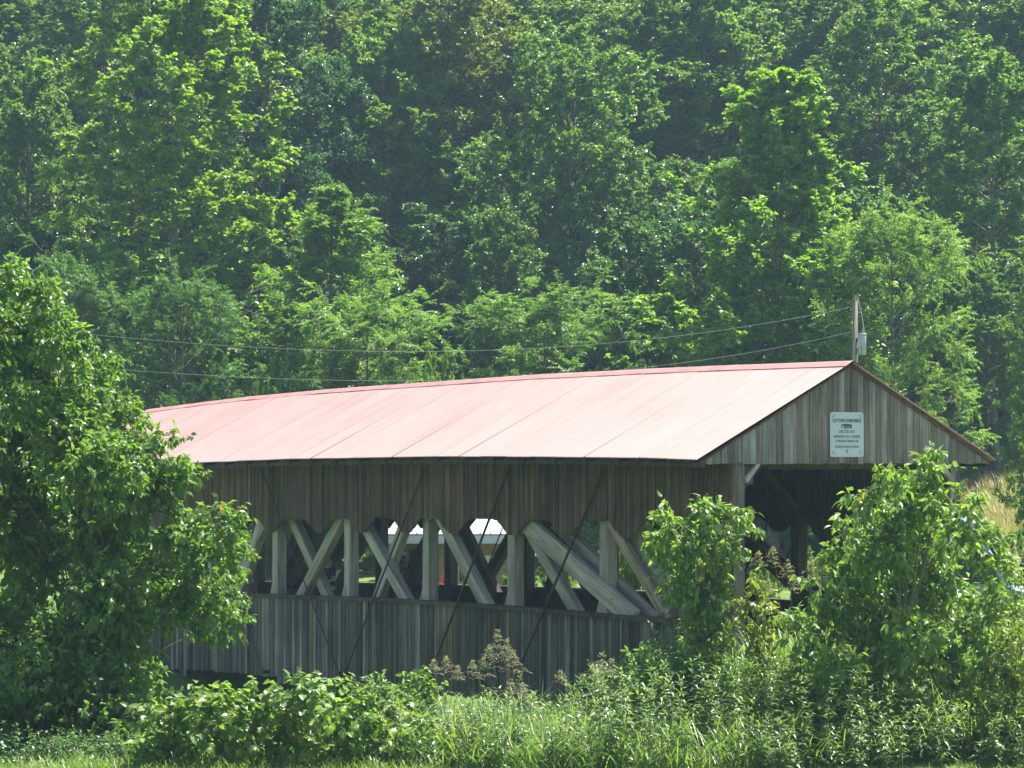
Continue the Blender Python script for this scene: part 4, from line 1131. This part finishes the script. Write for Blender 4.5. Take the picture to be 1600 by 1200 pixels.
V, T, ti = weeds(150, (-60, 235), (34.9, 36.6), lambda x: np.interp(x, [-60, 100, 235], [1120, 1135, 1150]), .15, .025)
tag(obj("undergrowth", mesh_np("undergrowth", V, [T], M["leaf_dark"], False, ti)), "low weeds coloured dark for shade along the lawn edge under the big leafy tree", "weeds", kind="stuff")  # weeds added in a dark leaf colour to stand for shade here
# tall grass among the weeds, lawn in front
def grass_field(n, xr, dr, Lr, Wd, lean, segs, label, seed, prob=None):
    rg = np.random.default_rng(seed)
    x = rg.uniform(*xr, n); d = rg.uniform(*dr, n)
    if prob is not None:
        k = rg.random(n) < prob(x, d); x, d = x[k], d[k]
    X = (x - 800) / F * d
    base = np.stack([X, d, terrain(X, d)], 1)
    V, q, ti = blades(rg, base, rg.uniform(*Lr, len(x)), np.full(len(x), Wd) * rg.uniform(.7, 1.3, len(x)), lean, segs)
    return tag(obj("grass", mesh_np("grass", V, [q], M["grass"], False, ti)), label, "grass", kind="stuff")
grass_field(7500, (600, 1660), (34.9, 38.5), (.45, 1.2), .017, 1.6, 6, "tall arching grass growing through the weeds on the bank", 301)
grass_field(1500, (1130, 1330), (37.6, 39.4), (.7, 1.5), .02, 1.5, 6, "dense tall grass beside the bridge portal", 302)
grass_field(1700, (1480, 1660), (37.5, 42), (.7, 1.5), .018, 1.2, 6, "bright tall grass on the bank at the right edge", 303)
grass_field(40000, (-120, 1720), (33.5, 36.6), (.06, .16), .007, 1.2, 2, "mown lawn in front of the bank", 304)
grass_field(9000, (-120, 680), (34.2, 36.2), (.12, .34), .008, 1.3, 4, "longer grass at the edge of the lawn under the left thicket", 305)

# seed-heading grasses that stand out singly
def seed_grass(name, seed, x, d, heads, nb, label, spread=.3):
    rg = np.random.default_rng(seed)
    X = (x - 800) / F * d; g0 = gz(X, d)
    e = empty(name, (X, d, g0)); tag(e, label, "grass", "seeding grasses on the bank")
    b_ = np.stack([rg.normal(size=nb) * spread * .5, rg.normal(size=nb) * spread * .5, np.zeros(nb)], 1)
    V, q, ti = blades(rg, b_, rg.uniform(.6, 1.35, nb), rg.uniform(.018, .030, nb), 1.9, 7)
    obj("blades", mesh_np("blades", V, [q], M["grass"], False, ti), e)
    for hx, hy, ln in heads:
        p = np.array(px(hx, hy, d + rg.uniform(-.15, .15))) - np.array([X, d, g0])
        f_ = np.array([rg.normal() * .1 + p[0] * .3, 0, 0]); tt = np.linspace(0, 1, 7)[:, None]
        mid = np.array([f_[0] * .7 + p[0] * .3, p[1] * .5, p[2] * .6])
        pts = (1 - tt) ** 2 * f_ + 2 * tt * (1 - tt) * mid + tt ** 2 * p
        st = MB().tube(pts, np.linspace(.006, .0025, 7), 4).build("stalk", M["stem"], e)
        # open panicle: whorled drooping branchlets set with spikelets
        nbr = 30
        t = np.sort(rg.uniform(0, 1, nbr)); ax = np.stack([np.zeros(nbr), np.zeros(nbr), -ln * (1 - t)], 1) + p
        az = np.arange(nbr) * 2.4; el = np.radians(35 + 30 * t)
        dv = np.stack([np.cos(az) * np.cos(el), np.sin(az) * np.cos(el), np.sin(el)], 1)
        br = (ax, dv, ln * (.80 - .66 * t) * rg.uniform(.6, 1.25, nbr), np.full(nbr, -.55))
        V1, Q1 = tubes_np(poly(br, 4), np.full((nbr, 4), .0018), 3)
        ns = 8
        idx = np.repeat(np.arange(nbr), ns); bb = tuple(k[idx] for k in br)
        tq = rg.uniform(.2, 1.05, len(idx)); P = at(bb, tq) + rg.normal(size=(len(idx), 3)) * .008
        V2, T2, k2 = leaves2(P, tang(bb, np.minimum(tq, 1)) + rg.normal(size=(len(idx), 3)) * .5, rg.normal(size=(len(idx), 3)), rg.uniform(.012, .022, len(idx)), np.full(len(idx), .0042))
        Q1t = np.concatenate([Q1[:, [0, 1, 2]], Q1[:, [0, 2, 3]]])
        obj("seed_head", mesh_np("seed_head", np.concatenate([V1, V2]), [np.concatenate([Q1t, T2 + len(V1)])], M["seed"], False,
            np.concatenate([np.full(len(Q1t), .4), np.repeat(rg.uniform(0, 1, len(idx)), k2)])), e)
    return e
seed_grass("johnson_grass", 401, 790, 36.6, [(777, 985, .40), (792, 1000, .36), (802, 1015, .36), (765, 1008, .34), (756, 1028, .3), (738, 1032, .28), (812, 1050, .28), (798, 1060, .3), (820, 1075, .26)], 190, "tall seeding grass clump with a feathery pale top in front of the middle of the skirt boards", .4)
seed_grass("johnson_grass", 402, 690, 36.8, [(678, 1030, .22), (697, 1025, .24), (715, 1040, .2)], 60, "short reddish-headed grass clump left of the tall feathery one")
seed_grass("johnson_grass", 403, 878, 37.0, [(876, 1045, .24)], 30, "single thin seeding grass stem right of the tall feathery clump")
seed_grass("johnson_grass", 404, 945, 37.0, [(938, 1020, .3), (955, 1030, .26), (925, 1040, .24)], 70, "pale green seeding grass left of the slender young tree")
seed_grass("johnson_grass", 405, 1225, 37.4, [(1185, 862, .22), (1207, 855, .30), (1230, 875, .28), (1238, 900, .26), (1200, 905, .2)], 120, "brown-headed tall grass in front of the dark portal")
seed_grass("johnson_grass", 406, 1275, 37.4, [(1268, 870, .28), (1280, 880, .22)], 60, "brown grass heads touching the left side of the large bush")
seed_grass("johnson_grass", 407, 1590, 39.0, [(1585, 860, .3), (1600, 850, .3), (1575, 880, .25)], 90, "pinkish seeding grass at the right edge behind the yellow-leaved bush")
seed_grass("johnson_grass", 408, 1565, 35.6, [(1565, 1005, .2), (1550, 1020, .2), (1575, 1000, .2)], 60, "tan seeding grass in front of the yellow-leaved bush")

# ------------------------------------------------------------------ utility pole, transformer, wires
dp = 72.0
xp, zg = (1337 - 800) / F * dp, gz((1337 - 800) / F * dp, dp)
pole = empty("utility_pole", (xp, dp, zg)); tag(pole, "grey wooden utility pole rising behind the gable ridge, carrying a transformer", "utility pole")
M["pole"] = wood("pole_wood", [(0, (.12, .105, .085)), (1, (.14, .125, .1))], (.1, .08, .06), .5)
zt = CZ + (720 - 470) / F * dp - zg
MB().tube([(-.05, 0, -.2), (-.03, 0, zt * .5), (0, 0, zt)], [.09, .085, .07], 10).build("shaft", M["pole"], pole, True)
M["steel"] = simple("painted_steel", (.36, .38, .39), .45, .2, var=.12, scale=5)
M["ceramic"] = simple("glazed_ceramic", (.30, .22, .18), .25)
MB().tube([(0, 0, zt), (0, 0, zt + .12)], [.03, .05], 8).build("insulator", M["ceramic"], pole)
ztr0, ztr1 = CZ - (555 - 720) / F * dp - zg, CZ - (523 - 720) / F * dp - zg
tf_ = empty("transformer", (xp + .15, dp - .28, zg + ztr0)); tag(tf_, "pale grey pole transformer can bolted to the utility pole", "transformer")
ht = ztr1 - ztr0
MB().tube([(0, 0, 0), (0, 0, .02), (0, 0, ht - .04), (0, 0, ht)], [.10, .115, .115, .10], 14).build("tank", M["steel"], tf_, True)
MB().tube([(0, 0, ht), (0, 0, ht + .03)], [.125, .11], 14).build("lid", M["steel"], tf_)
MB().tube([(.03, 0, ht + .03), (.03, 0, ht + .09), (.04, 0, ht + .2)], [.035, .045, .02], 8).build("bushing", M["ceramic"], tf_)
MB().box(-.10, -.02, .10, .25, ht * .2, ht * .35).build("bracket", M["steel"], tf_)
MB().box(-.10, -.02, .10, .25, ht * .7, ht * .85).build("bracket", M["steel"], tf_)
for k, z_ in enumerate((ht * .35, ht * .55, ht * .75)):
    MB().tube([(-.06, -.10, z_), (-.07, -.14, z_)], [.018, .014], 6).build("terminal", M["ceramic"], tf_)
MB().tube([(.04, 0, ht + .2), (.02, .1, ht + .5), (-.1, .2, ht + 1.1)], .008, 4).build("lead", M["steel"], tf_)
MB().tube([(-.07, -.14, ht * .4), (-.02, -.2, .1), (-.14, -.05, -.25), (-.12, .05, -.5)], .012, 4).build("service_cable", M["rust"], tf_)
M["wire"] = simple("bare_wire", (.15, .155, .15), .4, .4)
def wire(pts, r, label):
    pts = np.array(pts, float); xs_ = np.linspace(pts[0, 0], pts[-1, 0], 60)
    c = np.polyfit(pts[:, 0] / 1000, pts[:, 1], 3)
    ys_ = np.polyval(c, xs_ / 1000)
    P = [px(a, b_, dp) for a, b_ in zip(xs_, ys_)]
    tag(MB().tube(P, r, 4).build("power_line", M["wire"]), label, "power line", "power lines behind the bridge")
wire([(1337, 478), (1180, 508), (1066, 523), (870, 543), (600, 550), (400, 541), (110, 520), (-180, 484)], .0045, "upper power line sagging across the wood from the pole top")
wire([(1332, 518), (1200, 547), (1066, 566), (880, 585), (735, 594), (560, 596), (400, 589), (180, 577), (-180, 545)], .0045, "lower power line running just above the bridge roof from the transformer height")

# ------------------------------------------------------------------ house, shed, flowers, car, person
dh = 62.0
m, N, L, b = newmat("brick")
tc = N.new("ShaderNodeTexCoord"); mp = N.new("ShaderNodeMapping"); mp.inputs["Rotation"].default_value = (R(90), 0, 0)
L.new(tc.outputs["Object"], mp.inputs[0])
br_ = N.new("ShaderNodeTexBrick"); br_.inputs["Scale"].default_value = 4.4
br_.inputs["Color1"].default_value = (.30, .19, .13, 1); br_.inputs["Color2"].default_value = (.38, .27, .19, 1); br_.inputs["Mortar"].default_value = (.42, .38, .33, 1)
br_.inputs["Mortar Size"].default_value = .012
L.new(mp.outputs[0], br_.inputs[0]); L.new(br_.outputs[0], b.inputs["Base Color"]); b.inputs["Roughness"].default_value = .9
M["brick"] = m
M["white"] = simple("white_paint", (.74, .75, .74), .5, var=.05)
M["glass"] = simple("window_glass", (.03, .045, .055), .08, 0, .8)
M["door"] = simple("dark_door", (.03, .025, .022), .5)
M["metalroof"] = simple("pale_metal_roof", (.36, .375, .40), .45, .2, var=.06, scale=1.5)
hx0, hx1 = (588 - 800) / F * dh, (800 - 800) / F * dh
hz = gz(-2, dh)
house = empty("brick_house", (hx0, dh, hz)); tag(house, "low brown brick house with a pale metal roof seen through the bridge openings", "house")
he = CZ - (846 - 720) / F * dh - hz        # eave height above its ground
W_ = hx1 - hx0
def hxp(x): return (x - 588) / F * dh
MB().box(0, hxp(617), .0, .22, -.3, he).build("wall", M["brick"], house)
MB().box(hxp(617), hxp(690), 1.1, 1.3, -.3, he).build("porch_wall", M["brick"], house)
MB().box(hxp(690), W_, .0, .22, -.3, he).build("wall", M["brick"], house)
MB().box(hxp(617) - .2, hxp(617), .22, 6.5, -.3, he).build("wall", M["brick"], house)
MB().box(hxp(686), hxp(706), -.12, -.002, -.3, he).build("brick_pillar", M["brick"], house)
MB().box(0, W_, 6.5, 6.7, -.3, he).build("wall", M["brick"], house)
MB().box(-.35, W_ + .35, -.5, 0.0, he + .002, he + .03).build("soffit", M["white"], house)
MB().box(-.4, W_ + .4, -.55, -.50, he - .03, he + .16).build("gutter", M["white"], house)
mb = MB()
for y0, y1, z0, z1 in ((-.55, 3.3, he + .16, he + 1.75), (7.2, 3.3, he + .16, he + 1.75)):
    mb.hexa([(-.45, y0, z0), (W_ + .45, y0, z0), (W_ + .45, y1, z1), (-.45, y1, z1), (-.45, y0, z0 + .04), (W_ + .45, y0, z0 + .04), (W_ + .45, y1, z1 + .04), (-.45, y1, z1 + .04)])
rf = mb.build("roof", M["metalroof"], house)
for k in range(14):
    x_ = k * W_ / 13
    MB().bar((x_, -.55, he + .215), (x_, 3.3, he + 1.805), .03, .03).build("roof_seam", M["metalroof"], rf)
MB().prism([(0, he), (6.6, he), (3.3, he + 1.6)], 'x', -.02, .02).build("gable_wall", M["white"], house)
dr = MB().box(hxp(637), hxp(656), 1.05, 1.098, 0, min(he - .15, 2.05)).build("door", M["door"], house)
MB().box(hxp(653), hxp(654.5), 1.0, 1.048, 1.0, 1.1).build("handle", M["steel"], dr)
wi = MB().box(hxp(620), hxp(633), 1.06, 1.098, .85, he - .3).build("window", M["white"], house)
MB().box(hxp(621), hxp(632), 1.04, 1.058, .92, he - .37).build("pane", M["glass"], wi)
wi = MB().box(hxp(716), hxp(738), -.03, -.002, .8, he - .3).build("window", M["white"], house)
MB().box(hxp(718), hxp(736), -.05, -.032, .87, he - .37).build("pane", M["glass"], wi)
dr = MB().box(hxp(748), hxp(772), -.05, -.002, -.1, 1.95).build("door", M["white"], house); dr["label"] = "white door"
MB().box(hxp(768), hxp(769.5), -.1, -.052, .95, 1.05).build("handle", M["steel"], dr)
# red flowering bushes in front of it
def flower_bush(x, ytop, d, wp, label, seed):
    o = place_tree("flower_bush", "shrub", 0, x, ytop, d, wp, label, "bush", "red flowering bushes by the house", (.9, 1, .9))
    rg = np.random.default_rng(seed)
    h0, r0 = ZTOP["shrub"][0]
    n = 420
    v = unit(rg.normal(size=(n, 3)) + np.array([0, -.5, .3])) * np.array([r0, r0, h0 * .42]) * rg.uniform(.85, 1.08, (n, 1)) + np.array([0, 0, h0 * .55])
    P = np.repeat(v, 5, 0); m_ = len(P)
    D = unit(rg.normal(size=(m_, 3)) + np.array([0, 0, .4]))
    V, T, k = leaves2(P, D, rg.normal(size=(m_, 3)), np.full(m_, .16), np.full(m_, .08))
    obj("blossom", mesh_np("blossom", V, [T], M["flower"], False, np.repeat(rg.uniform(0, .95, m_), k)), o)
flower_bush(640, 890, 58.5, 52, "red flowering bush in front of the dark house door", 1)
flower_bush(703, 888, 58.5, 46, "red flowering bush in front of the brick pillar", 2)
# pale shed glimpsed through the left openings
ds = 86.0
X = (462 - 800) / F * ds
shed = empty("shed", (X, ds, gz(X, ds))); tag(shed, "small pale grey shed glimpsed through the left openings of the bridge", "shed")
M["shed"] = simple("pale_siding", (.26, .28, .29), .6, var=.08)
hs = CZ - (862 - 720) / F * ds - gz(X, ds)
MB().box(-.75, .75, 0, 2.2, -.2, hs).build("wall", M["shed"], shed)
MB().prism([(-.25, hs), (2.45, hs), (1.1, hs + .3)], 'x', -.85, .85).build("roof", M["metalroof"], shed)
MB().box(-.3, .4, -.04, -.002, 0, 1.6).build("door", M["white"], shed)

# car on the lane, mostly hidden by the big bush
dc = 50.0
X = (1500 - 800) / F * dc
car = empty("parked_car", (X, dc, gz(X, dc) + .02), R(-12)); tag(car, "silver-blue car behind the large bush at the right, only its bonnet and windscreen showing", "car")
M["carpaint"] = simple("car_paint", (.33, .40, .47), .25, .4)
M["tyre"] = simple("tyre_rubber", (.02, .02, .02), .8)
ch = CZ - (806 - 720) / F * dc - gz(X, dc)     # roof height
k = ch / 1.72
body = [(-2.1, .35), (2.25, .35), (2.28, .75), (2.1, .98), (1.05, 1.12), (.25, 1.66), (0, 1.72), (-1.7, 1.70), (-2.08, 1.15), (-2.15, .7)]
o = MB().prism([(x_, z_ * k) for x_, z_ in body], 'y', .88, -.88).build("body", M["carpaint"], car)
md = o.modifiers.new("bevel", 'BEVEL'); md.width = .07; md.segments = 3
for y0, y1 in ((-.885, -.90), (.885, .90)):
    for pl in ([(.82, 1.16), (.2, 1.58), (-.15, 1.62), (-.15, 1.14)], [(-.22, 1.14), (-.22, 1.62), (-1.55, 1.60), (-1.8, 1.16)]):
        MB().prism([(x_, z_ * k) for x_, z_ in pl], 'y', y0, y1).build("side_window", M["glass"], car)
    for x_ in (-1.3, 1.4):
        wh = MB().tube([(x_, y1 * .9, .34), (x_, y1 * 1.04, .34)], .34, 18).build("wheel", M["tyre"], car)
        MB().tube([(x_, y1 * 1.04, .34), (x_, y1 * 1.06, .34)], .2, 14).build("rim", M["steel"], wh)
    MB().box(2.15, 2.3, y0 * .55, y0 * .85, .68 * k, .86 * k).build("headlight", M["white"], car)
MB().hexa([(1.0, -.72, 1.165 * k), (1.0, .72, 1.165 * k), (.30, .66, 1.645 * k), (.30, -.66, 1.645 * k), (1.02, -.72, 1.185 * k), (1.02, .72, 1.185 * k), (.32, .66, 1.665 * k), (.32, -.66, 1.665 * k)]).build("windscreen", M["glass"], car)

# person standing inside the bridge
ts = TN + 2.0
sp_ = S_at(515, ts)
pp = A0 + G * ts + AX * sp_
deck = float(z_rail(sp_)) - .79
zh = CZ - (868 - 720) / F * pp[1]
ph = (zh - deck) / 1.76
person = empty("person", (pp[0], pp[1], deck), math.atan2(G[1], G[0]) - R(90)); tag(person, "person in a dark navy t-shirt standing inside the bridge behind the crossed braces", "person")
M["skin"] = simple("skin", (.42, .25, .18), .55)
M["shirt"] = simple("navy_shirt", (.012, .016, .035), .85, var=.15)
M["jeans"] = simple("dark_jeans", (.025, .03, .05), .85, var=.2)
M["hair"] = simple("dark_hair", (.03, .022, .016), .6)
def skinned(name, verts, edges, rads, mat, parent, lvl=2, root=0):
    me = bpy.data.meshes.new(name); me.from_pydata([tuple(np.array(v) * ph) for v in verts], edges, [])
    me.materials.append(mat)
    o = obj(name, me, parent)
    md = o.modifiers.new("skin", 'SKIN'); md.use_smooth_shade = True
    sv = me.skin_vertices[0].data
    for v_, r_ in zip(sv, rads):
        v_.radius = (r_[0] * ph, r_[1] * ph) if isinstance(r_, tuple) else (r_ * ph, r_ * ph)
    sv[root].use_root = True
    md = o.modifiers.new("sub", 'SUBSURF'); md.levels = lvl; md.render_levels = lvl
    return o
# local: x right, y away from the camera side, z up (front faces -y)
V = [(0, 0, .95), (0, 0, 1.08), (0, -.01, 1.25), (0, 0, 1.40), (0, 0, 1.50), (0, -.01, 1.57), (0, -.02, 1.66), (0, -.01, 1.72),
     (.17, 0, 1.42), (.26, -.02, 1.18), (.16, -.22, 1.12), (.10, -.26, 1.13),
     (-.17, 0, 1.42), (-.25, -.04, 1.18), (-.12, -.24, 1.22), (-.05, -.27, 1.27),
     (.10, 0, .88), (.11, -.01, .50), (.11, .02, .10), (.11, -.12, .04),
     (-.10, 0, .88), (-.11, -.01, .50), (-.11, .02, .10), (-.11, -.12, .04)]
E_ = [(0, 1), (1, 2), (2, 3), (3, 4), (4, 5), (5, 6), (6, 7), (3, 8), (8, 9), (9, 10), (10, 11), (3, 12), (12, 13), (13, 14), (14, 15), (0, 16), (16, 17), (17, 18), (18, 19), (0, 20), (20, 21), (21, 22), (22, 23)]
r_ = [(.15, .11), (.15, .11), (.165, .115), (.14, .10), (.055, .055), (.075, .085), (.085, .10), (.06, .07), .065, .042, .034, .03, .065, .042, .034, .03, .085, .06, .045, .035, .085, .06, .045, .035]
skinned("body", V, E_, r_, M["skin"], person)
skinned("shirt", [(0, 0, .93), (0, 0, 1.08), (0, -.01, 1.25), (0, 0, 1.40), (0, 0, 1.46), (.17, 0, 1.42), (.235, -.012, 1.25), (-.17, 0, 1.42), (-.23, -.025, 1.25)],
        [(0, 1), (1, 2), (2, 3), (3, 4), (3, 5), (5, 6), (3, 7), (7, 8)], [(.175, .13), (.17, .13), (.18, .13), (.155, .115), (.075, .07), .08, .062, .08, .062], M["shirt"], person)
skinned("trousers", [(0, 0, .98), (.10, 0, .88), (.11, -.01, .50), (.11, .02, .08), (-.10, 0, .88), (-.11, -.01, .50), (-.11, .02, .08)],
        [(0, 1), (1, 2), (2, 3), (0, 4), (4, 5), (5, 6)], [(.165, .125), .105, .08, .07, .105, .08, .07], M["jeans"], person)
skinned("hair", [(0, .03, 1.64), (0, .01, 1.73), (0, -.05, 1.755)], [(0, 1), (1, 2)], [(.085, .06), (.08, .08), (.06, .03)], M["hair"], person)
for sx in (-1, 1):
    MB().tube([(sx * .032 * ph, -.118 * ph, 1.665 * ph), (sx * .032 * ph, -.112 * ph, 1.665 * ph)], .011 * ph, 8).build("eye", M["hair"], person)
    skinned("ear", [(sx * .085, 0, 1.63), (sx * .092, .005, 1.67)], [(0, 1)], [.012, .016], M["skin"], person, 1)
    hx_, hy_, hz_ = (.10, -.26, 1.13) if sx > 0 else (-.05, -.27, 1.27)
    for f_ in range(4):
        a_ = (f_ - 1.5) * .018
        ln = (.07, .08, .078, .06)[f_]
        skinned("finger", [(hx_ - sx * .02, hy_, hz_ + a_), (hx_ - sx * (.02 + ln * .5), hy_ - .015, hz_ + a_), (hx_ - sx * (.02 + ln), hy_ - .002, hz_ + a_)], [(0, 1), (1, 2)], [.010, .009, .008], M["skin"], person, 1)
    skinned("thumb", [(hx_ + sx * .01, hy_ - .01, hz_ + .02), (hx_ - sx * .01, hy_ - .02, hz_ + .055), (hx_ - sx * .03, hy_ - .02, hz_ + .07)], [(0, 1), (1, 2)], [.012, .010, .009], M["skin"], person, 1)
skinned("nose", [(0, -.108, 1.655), (0, -.135, 1.625)], [(0, 1)], [.01, .014], M["skin"], person, 1)
MB().box(-.025 * ph, .025 * ph, -.108 * ph, -.098 * ph, 1.585 * ph, 1.593 * ph).build("mouth", M["hair"], person)

# ------------------------------------------------------------------ air
HAZE = 0.0004
if HAZE > 0:
    m = bpy.data.materials.new("haze"); m.use_nodes = True
    N, L = m.node_tree.nodes, m.node_tree.links
    N.remove(N["Principled BSDF"])
    pv = N.new("ShaderNodeVolumePrincipled")
    pv.inputs["Color"].default_value = (.50, .80, .93, 1)
    pv.inputs["Density"].default_value = HAZE
    pv.inputs["Anisotropy"].default_value = .2
    L.new(pv.outputs[0], N["Material Output"].inputs["Volume"])
    hz_o = MB().box(-410, 410, -70, 610, -5, 80).build("haze", m)
    tag(hz_o, kind="stuff")
